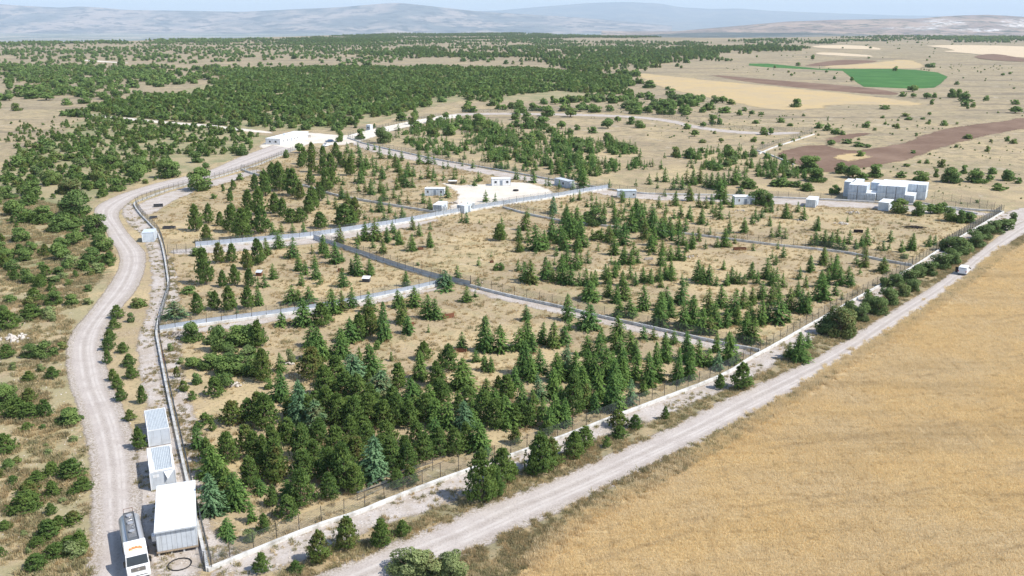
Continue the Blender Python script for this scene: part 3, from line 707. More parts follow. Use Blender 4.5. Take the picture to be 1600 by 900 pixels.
# ---------------------------------------------------------------- where the trees stand (x, foot, height[, width]) read off the photograph
TREES = []     # dict(k, x, y, h, w, px, py, hp)
def put(k, px, py, hp, wp=None):
    if wp is None: wp = hp*{'c': .56, 'b': .6, 'p': .62}.get(k, 1.1)
    x, y = W(px, py)
    dep = y*CP + H*SP; w = wp*dep/F
    y2 = y + .42*w; x2 = x*(y2*CP+H*SP)/dep
    h = ztop(y2, py-hp)
    h = max(h, .35*w); 
    TREES.append(dict(k=k, x=x2, y=y2, h=h*(1.19 if not (px < 200 and py > 430) else .98), w=w*(1.44 if k in 'cb' else 1.18 if k == 'p' else 1.06)*(.88 if px < 200 and py > 430 else 1), px=px, py=py, hp=hp))
def tile(ox, oy, k, s):
    for item in s.split():
        p = item.split(','); kk = k
        if p[-1].isalpha(): kk = p.pop()
        p = [float(q)/4 for q in p]
        put(kk, ox+p[0], oy+p[1], p[2], p[3] if len(p) > 3 else None)
# upper left of the compound
tile(0, 225, 'p', "1228,552,150 1303,500,110 1295,625,110 1375,518,85 1448,560,170 1515,610,190 1555,560,150 1290,890,220,110 1375,750,120 1450,745,110 1550,790,120 1470,890,120 1565,900,110 1395,900,100 1440,345,60 1395,300,40 1460,290,60 1590,300,100 1555,420,120 1440,370,50 1335,345,30,40,o 1500,230,40,50,o")
tile(0, 225, 'o', "1255,300,140,165 480,455,150,190 610,570,120,150 270,510,110,160 640,250,110,130 740,300,80,110 1055,220,120,160 1240,120,65,85 1515,75,60,85 1285,160,40,55 1230,705,50,90 360,560,100,140 370,740,110,140 130,620,90,120 150,740,80,110 870,240,110,140 870,180,90,130 700,160,80,120 500,150,60,90,l 230,210,60,80,l 120,150,70,110 350,120,60,100 60,350,80,110 200,330,90,130 330,260,90,120 440,320,90,130,l 90,460,100,140 420,540,100,120 480,640,90,120 640,680,110,130 590,760,90,110 560,830,60,70 430,790,60,80 80,800,70,100 180,880,110,100 370,820,50,70 270,790,50,70 340,880,60,90,l 430,890,50,60")
tile(400, 225, 'p', "150,300,170 60,330,150 230,330,160 120,440,120 20,450,160 170,460,110 200,240,80 280,350,100 100,250,120 340,260,90 350,180,110 420,200,110 470,190,120 300,130,100 280,150,80 350,90,90 420,100,80 270,60,60,70,o 500,90,90 530,140,80 590,200,110 480,260,100 440,310,130 360,420,140 330,440,110 400,360,110 220,500,85,90 280,495,85,80 405,535,100,90 40,565,150,110 15,760,150,90 190,90,50,40,o 560,530,140,140 620,480,130 600,520,120")
tile(400, 225, 'c', "545,260,50 520,240,50 500,410,70 540,350,80 575,380,80 160,560,60 230,560,60 300,580,80 110,600,100 145,660,110 70,700,100 230,720,120 350,690,50 420,690,110 445,715,80 500,755,130 540,740,60 525,630,110 270,800,100 310,820,80 370,780,80 110,850,90 375,850,100 400,880,70 600,820,90 640,830,130 715,825,95 545,900,110 285,890,80 940,895,90 55,900,80 15,900,60 640,630,70 680,610,110 745,610,130 630,665,60 730,655,60 795,690,85 820,620,90 855,560,70 895,635,90 870,600,80 980,540,80 1020,580,75 1090,540,45 1088,650,90 975,675,100 680,475,50 720,430,45 775,430,90 835,435,60 800,485,60 825,500,50 875,500,70 915,490,85 710,520,50 770,515,50 1045,375,65 1085,410,70 1155,370,50 1195,340,70 895,385,60 950,380,50 910,325,40 860,345,60 800,360,80 880,290,70 935,275,100 980,275,60 905,240,80 950,210,90 985,205,60 1030,225,50 890,180,80 870,150,80 910,110,60 835,95,60 775,95,70 720,320,90 685,305,60 780,310,80 820,295,50 640,300,50 655,250,90 665,200,80 620,240,40 740,250,40 735,205,60 790,225,80 755,180,70 690,160,80 730,150,70 650,150,100 600,120,80 560,150,90 825,165,50 570,60,60 640,60,60 700,40,40 740,40,40 1020,130,80 1075,130,80 1115,130,50 1080,220,80 1110,215,60 1170,230,50 1235,225,60 1285,250,45 1300,245,40 1365,265,55 1390,240,60 1405,235,50 1130,258,35 1105,240,50 1170,158,40 1200,158,40 1245,165,30 1255,200,40 1275,115,40 1290,140,30 1355,155,50 1435,365,65 1497,375,55 1285,495,50 1315,498,65 1395,498,25 1325,425,50 1535,535,70 1520,610,100,80,p 1545,600,70 1258,840,75 1390,765,50 1500,795,40,40,o 1530,795,50,45,o 1470,710,30 1390,895,55 1180,900,100,90,b 1215,900,70 1140,70,60 1200,90,50 450,380,50")
tile(800, 225, 'c', "20,225,50 35,225,55 80,230,35 135,245,80 230,265,50 210,265,40 295,285,50 380,300,60 440,290,130 420,355,60 383,365,50 365,365,40 435,230,90 400,230,50 490,200,60 505,170,80 360,170,90 290,190,90 315,220,60 608,275,45 690,370,70 680,345,50 732,395,50 775,268,40 855,255,60 908,280,40 905,235,50 955,240,80 730,165,35 750,165,30 785,138,50 930,160,50 825,160,50 1005,290,70 1060,290,80 955,330,45 1110,360,100 1165,400,80 1210,405,70 1018,390,85 918,405,70 960,435,60 468,398,50 498,395,45 497,355,45 528,395,55 550,395,40 575,445,70 540,435,45 600,390,45 625,400,60 640,430,60 680,440,55 705,430,50 695,480,60 640,500,90 665,500,70 307,400,35 255,440,100,60,b 250,470,60 340,500,110 340,560,150 405,560,150 250,610,130 290,630,110 370,600,150 430,650,150 330,670,130 410,680,100 465,650,50 100,620,80 45,610,90 80,545,110 100,460,50 50,680,90 160,675,150,100 200,660,110 150,690,40 275,705,60 265,760,45 537,675,45 473,750,75 640,700,110 605,620,100 650,590,120 700,640,130 740,560,150 780,480,120 770,420,70 825,450,80 800,540,150 870,500,110 880,560,130 830,600,120 870,680,100 880,640,110 930,600,120 950,540,100 990,580,110 1040,570,100 1080,550,80 1050,465,80 1010,470,55 1107,470,80 1120,490,50 1180,505,90 1220,515,40 1000,610,80 1040,630,80 1070,640,80 1125,660,100 1165,610,80 1090,680,60 1208,660,50 1280,650,60 1330,650,110 1355,565,80 1235,570,45 1390,625,50 1450,560,90 1505,670,40 1300,475,80 1270,460,70 1250,440,55 1355,470,45 1500,505,60 1520,470,60 1560,465,60 1540,490,50 1585,430,60 1375,400,60 1300,350,120 1330,380,90 1245,380,60 1300,410,60 855,700,45 700,760,110 690,750,80 745,760,90 785,750,80 760,700,80 930,765,100 940,700,90 990,735,90 1040,730,90 1075,735,60 340,790,130 310,800,100 400,790,110 430,760,70 40,800,70 80,860,110 120,880,140 205,855,130 230,830,90 255,870,80 310,880,120 360,890,120 290,860,80 420,890,80 460,890,100 500,900,90 520,890,90 580,850,90 600,880,100 640,840,100 665,790,60 620,760,50 690,890,90 740,850,80 770,890,80 820,870,90 860,880,90 915,865,90 960,850,90 990,830,90 1000,860,80 1160,860,120 1190,880,110 1225,880,110 1320,790,60 1275,890,60 1340,890,80 1370,870,90 1400,880,80 1420,880,70 1495,850,100 1530,880,80 1585,850,120 1450,880,60 1060,880,60 1090,890,50 930,900,70 1030,250,60 1090,250,80 1130,260,90 1170,250,90 1210,270,80 1240,280,90 1280,290,100 1320,280,90 1350,260,80 1390,260,100 1410,230,80 1450,220,70 540,610,60,90,p 500,600,60 560,590,60 600,590,70 520,520,110,140,o 470,500,70,90,o 1480,285,60,120,o 1425,320,40,60,o 1540,385,95,130,o 1600,395,80,80,o")
tile(1200, 225, 'c', "20,430,60 10,515,60 65,585,80 105,595,60 18,590,60 110,470,90 60,420,30 148,470,40 185,430,60 220,480,80 305,545,85 495,490,35 265,640,60 300,640,90 350,640,90 390,650,90 430,620,80 470,670,80 505,630,80 440,660,70 325,630,60 545,660,60 580,650,70 610,640,100 600,775,100 570,820,50 550,755,60 600,700,70 660,620,35 690,665,45 718,670,60 755,665,45 762,615,70 830,680,70 900,670,100 885,660,60 1005,645,70 1040,635,60 720,810,90,80 265,805,100 340,760,100 195,850,70 235,900,70 330,900,100 370,880,90 415,850,110 450,890,110 500,880,100 520,900,80 420,780,80 390,800,80 350,740,80 430,760,60 60,660,45 95,715,70 25,720,50 45,760,60 20,890,100 50,860,80 90,900,80")
tile(1200, 225, 'o', "820,440,90,120 935,455,90,90 1015,440,60,80 1060,440,60,70 1095,430,60,60 1140,490,80,90 1210,500,75,70 1255,500,70,80 1530,490,60,50,l 1480,545,70,110,l 1420,570,85,120,l 1350,605,90,110,l 1290,655,100,130,l 1200,700,100,140,l 1130,680,90,110,l 1150,760,90,110,l 1080,790,100,130,l 1000,830,90,120,l 930,840,80,110,l 880,880,90,120,l 800,900,80,110,l 740,900,60,90,l 240,190,100,190 300,245,80,150 245,300,50,100 450,190,70,80 530,220,80,130 580,230,50,90 665,215,75,110 835,215,40,70 950,235,60,110 1145,250,90,140 1050,210,50,40 1220,190,50,50 1295,190,35,50,l 1315,250,70,140 1380,235,40,60 1400,190,40,60 1500,235,65,90 1560,250,40,50 1085,150,50,55 865,145,20,50 993,125,25,35 905,60,22,35 575,80,35,55 1370,50,35,30 1435,270,25,50 1435,295,20,80 415,320,60,70 90,270,50,130 180,275,40,80 50,270,40,90 130,215,50,90,l 10,220,35,50,l 400,10,25,60 560,20,25,80 620,25,22,50 90,95,30,45")
tile(0, 450, 'p', "735,200,100,90 715,265,80,80 690,340,90,80 680,400,100,90 675,480,100,60 710,590,90,70 735,640,90,80 760,720,110,80 770,415,80,80 810,500,80,80 825,575,80,80 890,730,110,60 815,840,70,70 1240,175,130,80 1340,145,110,80 1440,155,150,90 1550,140,130,90 1345,690,120,110 1105,570,70,40 1150,655,70,60 1205,710,60,60 1285,860,70,90 1240,900,60,60 1455,870,150,150 1560,850,140,130 1330,900,60,50 220,100,110,110 200,210,110,170 50,280,150,150 45,450,100,110 110,830,150,170 190,830,120,140 285,820,130,100 185,720,100,100 170,900,60,90 180,595,80,90 330,580,90,100")
tile(0, 450, 'o', "820,220,60,50,l 870,130,60,110 1095,205,110,120,b 1175,45,50,90 1205,350,110,160 1390,410,160,140 1500,380,130,200 1570,380,130,150 1210,520,80,120 1300,520,100,130 1420,640,100,100 1235,610,70,70 1400,560,120,140 1500,560,130,200 1590,560,120,160 1065,400,50,40,g 340,120,110,140 450,120,90,110 60,100,60,100 30,190,90,80 545,30,50,70 550,110,50,70,g 200,450,110,150 290,455,120,160 390,400,70,80 260,530,60,70,g 80,520,60,60,g 40,780,200,200 430,875,130,210 270,890,40,50 125,220,50,70,g 1130,480,40,50,g 1450,420,50,80,l")
tile(0, 675, 'p', "40,160,160,150 85,340,70,80 230,330,90,110 330,290,110,120 450,320,160,180 520,390,110,130 330,420,120,100 460,410,60,90 180,420,120,150 170,530,170,220 90,530,60,80 30,630,80,90 320,530,90,80 310,690,150,160 370,620,100,100 460,600,110,130 230,740,90,100 280,700,70,80 430,740,90,120 350,810,120,150 230,890,130,160 10,790,80,70 880,120,130,90 1300,200,150,90 1430,215,200,140 1540,130,160,120 1570,370,200,130 1590,190,180,110")
tile(0, 675, 'o', "60,250,80,110 110,210,60,70 10,290,60,60 500,690,90,90,g 180,770,50,50,g 300,150,45,70,g 460,70,50,70,g 290,95,25,40,g 400,450,40,70,g 150,660,50,60,g 1560,700,80,90,g")
tile(0, 675, 'c', "1245,120,140,90 1330,300,190,140 1385,400,200,140 1420,430,190,150 1480,500,220,140 1325,545,250,130,b 1575,575,130,60 1415,650,100,90 1440,690,80,70")
tile(400, 450, 'c', "20,115,110 160,245,80,80 225,110,110,90 270,110,90,60 335,115,110,80 300,250,160,120 410,250,140,130,p 480,175,150,100 540,150,120,60 600,130,120,60 710,160,120,70 890,130,100,80 990,130,120,90 915,230,160,80 950,295,110,80 1075,200,140,80 1125,205,120,80 1190,30,40,80 1315,95,90,60 1370,60,40,35 800,340,220,90 710,310,170,130,p 650,330,150,120,p 590,355,150,110 530,445,170,110 430,460,150,80 345,380,140,90 380,470,200,120 350,590,200,170,p 40,600,200,120,p 20,380,160,100,p 75,640,70,60,o 155,530,110,60 225,480,90,60,g 160,720,180,110 200,750,80,60 290,860,250,130,b 755,390,55,50,o 600,610,180,150,b 725,570,190,130 650,515,130,60 845,460,55,30,g 1050,460,110,100,p 1025,585,170,90 1130,630,150,110,p 1200,535,160,130,p 1290,650,180,150 890,650,160,110,p 1285,390,100,60 1430,410,210,100 1525,415,160,100 1370,470,75,60 1430,525,110,50 1470,530,90,50 500,650,200,160,p 440,700,200,150,p 790,740,200,190,b 980,770,180,130 640,760,200,160,p 560,720,180,150,p 440,860,220,150,p 520,880,200,150,p 380,900,180,130,b 620,900,200,150,p 700,880,200,160,p 800,890,180,150,p 880,880,200,140,p 960,890,160,130,p 1060,860,180,130,p 1130,880,170,120 1200,890,160,130 1080,770,150,110 1440,700,120,80 1490,740,100,80 1560,720,160,120,p 1520,640,80,60,p 1420,860,200,150,p 1500,890,180,150,p 1560,880,180,130 1270,790,110,90,p 1300,900,170,110,b 1350,890,120,100 60,900,220,170,p 10,850,180,120,p 340,860,170,110,p 860,780,150,120,p 720,790,170,120,p 1000,840,150,110")
tile(400, 675, 'p', "110,160,180,120 50,200,160,100 120,330,260,150 290,190,200,140 290,490,240,170 40,300,170,100 130,340,230,150 300,330,200,160 370,250,180,130 200,560,150,130 100,480,130,80 50,640,120,80 460,440,170,120 560,380,280,180 450,330,220,160 620,400,180,130 640,250,200,150 740,330,260,170,b 850,270,220,150 950,270,180,130 930,210,170,120 1050,200,180,140 1150,170,180,130 1250,160,170,130 1400,140,180,130,c 1320,120,160,110 1440,160,70,60,c 500,180,200,160 700,150,180,140 820,130,180,150 1000,100,150,120 1120,80,150,110,c 30,400,100,80,c 200,90,160,120 390,90,160,120 590,90,170,120 560,240,190,130 200,430,120,90,c 400,840,210,140 570,760,210,150 785,740,180,130 920,665,100,90 30,900,130,100 250,890,80,80 1410,470,320,200 1540,345,220,160 1490,430,200,130")
tile(400, 675, 'g', "960,950,200,270 1090,950,160,200 1230,950,180,180 1010,915,160,200")
tile(800, 675, 'p', "180,290,260,180 240,240,180,150 380,180,170,130 450,110,130,120 590,105,70,60 670,50,80,100 20,90,110,80 220,30,90,80 10,280,80,60 130,290,150,90")
tile(800, 450, 'c', "90,210,90,60 350,210,150,80 480,270,150,130 490,90,120,130 600,60,100 650,100,110 700,80,140 670,190,100,80 740,190,110,80 820,150,150,80 930,150,110 920,250,200,100 990,190,120 1050,110,130,90 960,130,120 1120,250,180,100 1070,270,160 1180,300,160,90 1240,300,110,80 1225,180,150 1260,220,120 1290,260,80,60 1310,130,130 1340,250,110,70 1380,180,150 1400,240,120 1450,350,180,90 1500,360,150,80 1550,240,150,80 1490,230,120 1440,130,120 1500,110,100 1560,80,110 1590,220,110 90,390,170,100 40,400,130,90 130,410,110,60 185,360,130,70 255,380,150,90 330,360,110,80 355,270,70,50 470,430,120,80 540,440,140,80 560,350,90 660,340,150,100 640,400,110 740,420,140,90 680,480,160,90 770,470,130,70 820,330,80,60 885,330,70,50 955,470,170,80 1010,360,90,50 1090,460,170,80 1035,610,210,70 1100,575,190,80 1165,495,150,90 1225,490,100,70 1275,410,110,60 1280,520,110,70,b 1365,480,180,110 850,630,200,90 900,590,220,80 770,590,160 735,740,150,70,b 640,790,220,120 825,680,90,60 580,600,200 540,720,180 520,600,170 470,570,170 440,680,170 390,600,180 380,820,250,150,p 330,570,190,100,b 280,600,170 250,700,180,100 180,540,140 170,720,160,90,b 120,600,150 60,560,150 20,640,140 90,560,200 130,780,130 60,760,150 190,830,130 260,880,200,100 230,900,140 330,880,170,90 310,780,150 460,760,140 520,790,120 600,760,130 60,870,140,110,p 110,880,130,100,p 20,880,140,110,p 690,620,170 620,560,150 640,650,180 700,560,150 660,890,110,120,p 770,890,90,80,p 955,830,80,45,p 1300,640,90,70,p 1430,650,160,130,p")
tile(1200, 450, 'c', "20,110,120 60,70,90 125,150,130,80 200,160,140 240,170,130 180,60,90 60,235,160,130 130,220,70,30 340,90,160,110 420,50,80 460,75,40 190,470,170,100 130,440,90,60 245,385,95,50 360,300,130,140,l 450,330,190,200,l 580,220,110,110,l 520,190,100,90,l 690,180,110,130,l 640,150,90,100,l 750,120,110,130,l 830,60,80,110,l 900,30,80,100,l 630,90,70,60,o")
# single trees and bushes farther out
tile(0, 0, 'o', "112,695,45,70 15,630,40,60 60,630,45,70 200,620,50,110 290,630,50,110 420,660,40,70 530,650,45,80 760,400,50,50 50,345,25,40 575,400,30,50 460,590,45,90 700,540,45,50 560,560,45,80 830,550,35,80 1000,545,35,80 1110,530,35,60,l 1300,500,40,70 240,520,30,50 1430,570,40,80")
tile(400, 0, 'o', "545,420,35,60 610,415,35,60 700,415,35,70 250,370,30,50 355,365,20,25 415,390,20,25 285,405,20,30 225,410,15,30 1295,385,22,45 1350,385,25,35 910,760,55,80 980,780,70,60 1095,770,50,60 1190,745,40,50 1000,740,50,40 650,875,60,70 800,900,95,100,l 1400,810,90,110 1490,860,65,90 1270,745,25,45 1320,745,25,40 520,890,80,50 1160,640,35,70 1330,680,40,60 1210,850,70,90 1100,850,50,70 890,820,40,35,c 740,800,25,20")
tile(800, 0, 'o', "20,750,60,60 55,710,60,80 130,695,50,60 105,780,70,80 185,800,65,120 220,730,60,90 365,735,60,90 310,805,45,70 405,815,35,40 505,835,40,60 600,805,60,90 660,765,35,50 738,780,45,60 800,803,45,70 600,885,50,70 410,900,35,100,l 515,705,45,90 425,700,45,80 420,640,40,70 350,640,40,70 1085,715,50,70 1140,665,40,70 950,690,60,100 860,625,40,70 770,690,45,80 725,680,50,90,l 1245,690,45,60 1190,705,30,50 1330,710,40,80 1195,795,30,45 1255,780,55,45 1295,780,40,40 1260,745,25,50 1140,855,40,60 1092,810,35,50 1570,845,45,60 1510,890,30,45 1305,890,25,40 1190,895,22,55 1555,720,20,40 1500,715,22,40 1450,695,25,40 1370,655,30,60 1100,600,18,35 1158,615,20,25 1525,775,22,50 110,900,60,80 855,552,45,90 990,595,35,70 975,560,20,35")
tile(1200, 0, 'o', "168,672,50,75 280,378,32,30 188,408,20,35 640,308,12,22 467,308,10,14 795,438,25,35 1020,420,28,70 522,510,30,26 905,575,40,75 840,605,30,45 905,610,25,45 990,618,35,65 1040,612,28,35 1025,655,35,30 1150,612,50,60 1190,610,48,55 1240,640,50,95 1238,595,25,30 1233,668,35,55 1280,672,28,35 1362,630,28,40 1545,655,30,55 1545,710,42,85 725,685,20,70 612,800,35,55 1100,788,32,50 808,806,30,35 855,730,20,55 880,752,15,50 715,740,15,30 80,768,30,55 140,790,18,45 315,805,35,60 370,820,38,60 425,842,38,60 465,845,25,40 15,845,45,40 490,900,30,75 395,898,22,55 1250,870,28,65 1495,885,30,35 1535,900,25,50 1010,722,20,28 970,748,15,35 1000,775,14,35 745,272,8,14 935,272,10,20")
N_HAND = len(TREES)

# ---------------------------------------------------------------- trees strewn by area
def scatter(poly_px, dens, hmin, hmax, mix, cl_scale=25.0, cl_thr=.0, ratio=1.0, seed=1, clump=1, avoid=True):
    """dens trees per square metre inside the outline, thinned where the clump noise is low"""
    r = np.random.default_rng(seed); P = to_world(poly_px)
    dens *= .78
    x0, y0 = P.min(0); x1, y1 = P.max(0)
    n = int((x1-x0)*(y1-y0)*dens)
    x = r.uniform(x0, x1, n); y = r.uniform(y0, y1, n)
    A_ = .05*np.maximum(y, 60); sc_ = 14+.05*y.mean()
    k = pip(x+(fbm(x/sc_, y/sc_, 71, 3)-.5)*A_, y+(fbm(x/sc_+9, y/sc_, 72, 3)-.5)*2*A_, P); x = x[k]; y = y[k]
    c = fbm(x/cl_scale+seed*3.1, y/cl_scale+seed, seed, 3); k = c > cl_thr+r.normal(0, .05, len(x)); x = x[k]; y = y[k]
    if avoid:
        ok = np.ones(len(x), bool)
        for nm, ps in SHEETS.items():
            if nm in ('verge',): continue
            for q in ps: ok &= ~(pip(x, y, q) | (seg_dist(x, y, q) < 1.6))
        px, py = PX(x, y)
        for q in CLEAR: ok &= ~pip(px, py, q)
        x = x[ok]; y = y[ok]
    if HX[0] is not None and len(x):
        ok = np.ones(len(x), bool)
        for i in range(0, len(x), 4000):
            d = np.hypot(x[i:i+4000, None]-HX[0][None], y[i:i+4000, None]-HX[1][None])
            ok[i:i+4000] = (d > HX[2][None]*.45+.8).all(1)
        x = x[ok]; y = y[ok]
    px, py = PX(x, y, terrain(x, y)); kinds = list(mix); pr = np.array([mix[q] for q in kinds]); pr = pr/pr.sum()
    kk = r.choice(len(kinds), len(x), p=pr); h = hmin + (hmax-hmin)*r.random(len(x))**1.4
    dep = y*CP + H*SP
    for i in range(len(x)):
        kd = kinds[kk[i]]; wr = {'c': .62, 'b': .62, 'p': .95}.get(kd, 1.35)*ratio*r.uniform(.85, 1.2)
        TREES.append(dict(k=kd, x=float(x[i]), y=float(y[i]), h=float(h[i]), w=float(h[i]*wr), px=float(px[i]), py=float(py[i]), hp=float(h[i]*F/dep[i])))
HX = [np.array([t['x'] for t in TREES]), np.array([t['y'] for t in TREES]), np.array([t['w'] for t in TREES])]
CLEAR = [[(0, 172), (90, 166), (110, 172), (80, 186), (0, 192)], [(395, 215), (500, 200), (560, 215), (480, 235), (395, 262)],
         [(560, 190), (640, 175), (700, 168), (730, 180), (640, 200), (560, 210)], [(670, 155), (730, 152), (722, 172), (675, 172)],
         [(225, 135), (320, 130), (345, 135), (300, 148), (225, 150)], [(0, 152), (120, 156), (180, 156), (150, 166), (0, 172)], [(780, 152), (870, 142), (955, 150), (880, 160), (790, 165)],
         [(270, 250), (410, 236), (405, 270), (270, 300)]]
scatter([(0, 236), (90, 215), (130, 180), (420, 207), (400, 232), (330, 262), (250, 282), (190, 294), (148, 316), (135, 340), (160, 365), (178, 395), (180, 420), (150, 450), (60, 445), (0, 470)], .085, 1.3, 3.8, dict(p=.66, o=.22, l=.03, g=.09), 12, .43, seed=11)
scatter([(0, 470), (60, 445), (150, 450), (130, 490), (100, 540), (100, 600), (130, 680), (140, 900), (0, 900)], .016, 1.2, 3.0, dict(p=.45, o=.3, g=.25), 8, .50, seed=12)
scatter([(0, 178), (130, 180), (90, 215), (0, 236)], .06, .9, 2.4, dict(p=.8, g=.2), 20, .40, seed=13)
scatter([(120, 178), (150, 166), (240, 150), (330, 128), (420, 107), (700, 104), (900, 112), (1000, 122), (985, 150), (860, 160), (780, 160), (700, 160), (640, 180), (560, 200), (430, 207), (330, 196), (200, 186)], .056, 3.0, 5.4, dict(p=.58, c=.12, o=.26, l=.04), 24, .385, seed=14)
scatter([(0, 103), (150, 104), (330, 108), (420, 107), (330, 128), (240, 150), (0, 178)], .015, 4.0, 6.5, dict(p=.2, o=.75, l=.05), 38, .50, seed=15)
scatter([(0, 72), (400, 64), (620, 66), (640, 100), (420, 106), (0, 103)], .0030, 3.5, 6.5, dict(p=.15, o=.85), 70, .53, seed=16)
scatter([(430, 64), (620, 58), (1100, 66), (1130, 98), (1000, 118), (760, 96), (600, 90), (440, 74)], .0052, 4.0, 7.0, dict(p=.6, o=.4), 80, .52, seed=46)
scatter([(0, 76), (200, 74), (420, 80), (620, 84), (620, 98), (300, 96), (0, 92)], .0016, 3.5, 6.0, dict(o=1), 40, .47, seed=47)
scatter([(390, 64), (620, 52.6), (840, 53.5), (1040, 57), (1000, 60), (620, 61), (560, 70), (400, 69)], .0045, 6.0, 9.0, dict(p=.9, o=.1), 160, .44, seed=17)
scatter([(560, 84), (640, 78), (720, 86), (1000, 78), (1180, 72), (1260, 76), (1100, 90), (1060, 98), (900, 92), (640, 92)], .008, 5.0, 8.0, dict(p=.9, o=.1), 70, .46, seed=18)
scatter([(0, 69), (150, 66), (420, 62), (420, 65), (150, 70), (0, 73)], .006, 6.0, 9.0, dict(p=.3, o=.7), 120, .45, seed=19)
scatter([(850, 98), (1000, 88), (1060, 92), (1030, 104), (1000, 120), (900, 112)], .012, 5.0, 7.0, dict(p=.8, o=.2), 50, .42, seed=20)
scatter([(640, 165), (860, 150), (1000, 150), (1130, 160), (1180, 185), (1000, 176), (800, 174), (650, 178)], .012, 3.5, 6.0, dict(o=.8, l=.15, p=.05), 22, .48, seed=21)
scatter([(600, 208), (700, 190), (840, 200), (960, 225), (1000, 250), (1180, 232), (1270, 262), (1240, 285), (1100, 262), (980, 262), (900, 284), (800, 266), (680, 246)], .12, 2.2, 4.8, dict(c=.90, o=.08, l=.02), 14, .43, seed=22)
scatter([(640, 196), (800, 188), (900, 215), (880, 240), (760, 228), (640, 208)], .016, 3.0, 5.0, dict(o=.6, l=.12, c=.28), 18, .44, seed=23)
scatter([(1000, 140), (1140, 160), (1200, 175), (1600, 200), (1600, 320), (1500, 320), (1280, 260), (1180, 232), (1000, 178)], .0035, .5, 1.9, dict(o=.6, g=.4), 45, .42, seed=24)
scatter([(1140, 64), (1500, 52), (1600, 54), (1600, 60), (1300, 66), (1200, 72)], .0022, 5.0, 8.0, dict(o=.5, p=.5), 120, .48, seed=25)
scatter([(1000, 150), (1140, 165), (1200, 175), (1600, 200), (1600, 325), (1500, 322), (1280, 264), (1180, 236), (900, 200), (900, 184)], .012, .35, 1.0, dict(g=.6, o=.4), 30, .46, seed=44)
scatter([(1130, 100), (1600, 100), (1600, 200), (1200, 175)], .0012, .8, 2.0, dict(g=.4, o=.6), 80, .50, seed=45)
scatter([(0, 100), (130, 104), (150, 160), (100, 180), (0, 182)], .006, .6, 2.0, dict(g=.4, o=.6), 40, .48, seed=48)
scatter([(1200, 62), (1600, 62), (1600, 180), (1200, 180)], .00016, 1.5, 4.0, dict(o=1), 160, .44, seed=26)
scatter([(1440, 56), (1600, 52), (1600, 66), (1480, 66)], .0020, 6, 9, dict(o=1), 90, .48, seed=27)
scatter([(280, 400), (640, 385), (700, 440), (1180, 545), (900, 670), (560, 800), (330, 880), (290, 640)], .0018, .7, 1.8, dict(c=.7, g=.3), 12, .40, seed=28)
scatter([(560, 300), (860, 312), (1400, 330), (1540, 335), (1420, 416), (1100, 372), (800, 330)], .0022, .7, 1.8, dict(c=.8, g=.2), 12, .40, seed=29)
scatter([(425, 610), (560, 590), (700, 625), (800, 665), (800, 700), (620, 765), (480, 790), (430, 700)], .085, 2.6, 4.6, dict(p=.8, c=.2), 30, .0, seed=49)
scatter([(290, 530), (400, 525), (430, 560), (420, 610), (340, 620), (290, 590)], .06, 1.6, 2.8, dict(o=.8, l=.2), 30, .0, seed=50)
scatter([(600, 800), (760, 845), (1100, 620), (1500, 370), (1480, 360), (1100, 605), (860, 700)], .012, .4, 1.0, dict(g=.8, o=.2), 6, .50, seed=30)

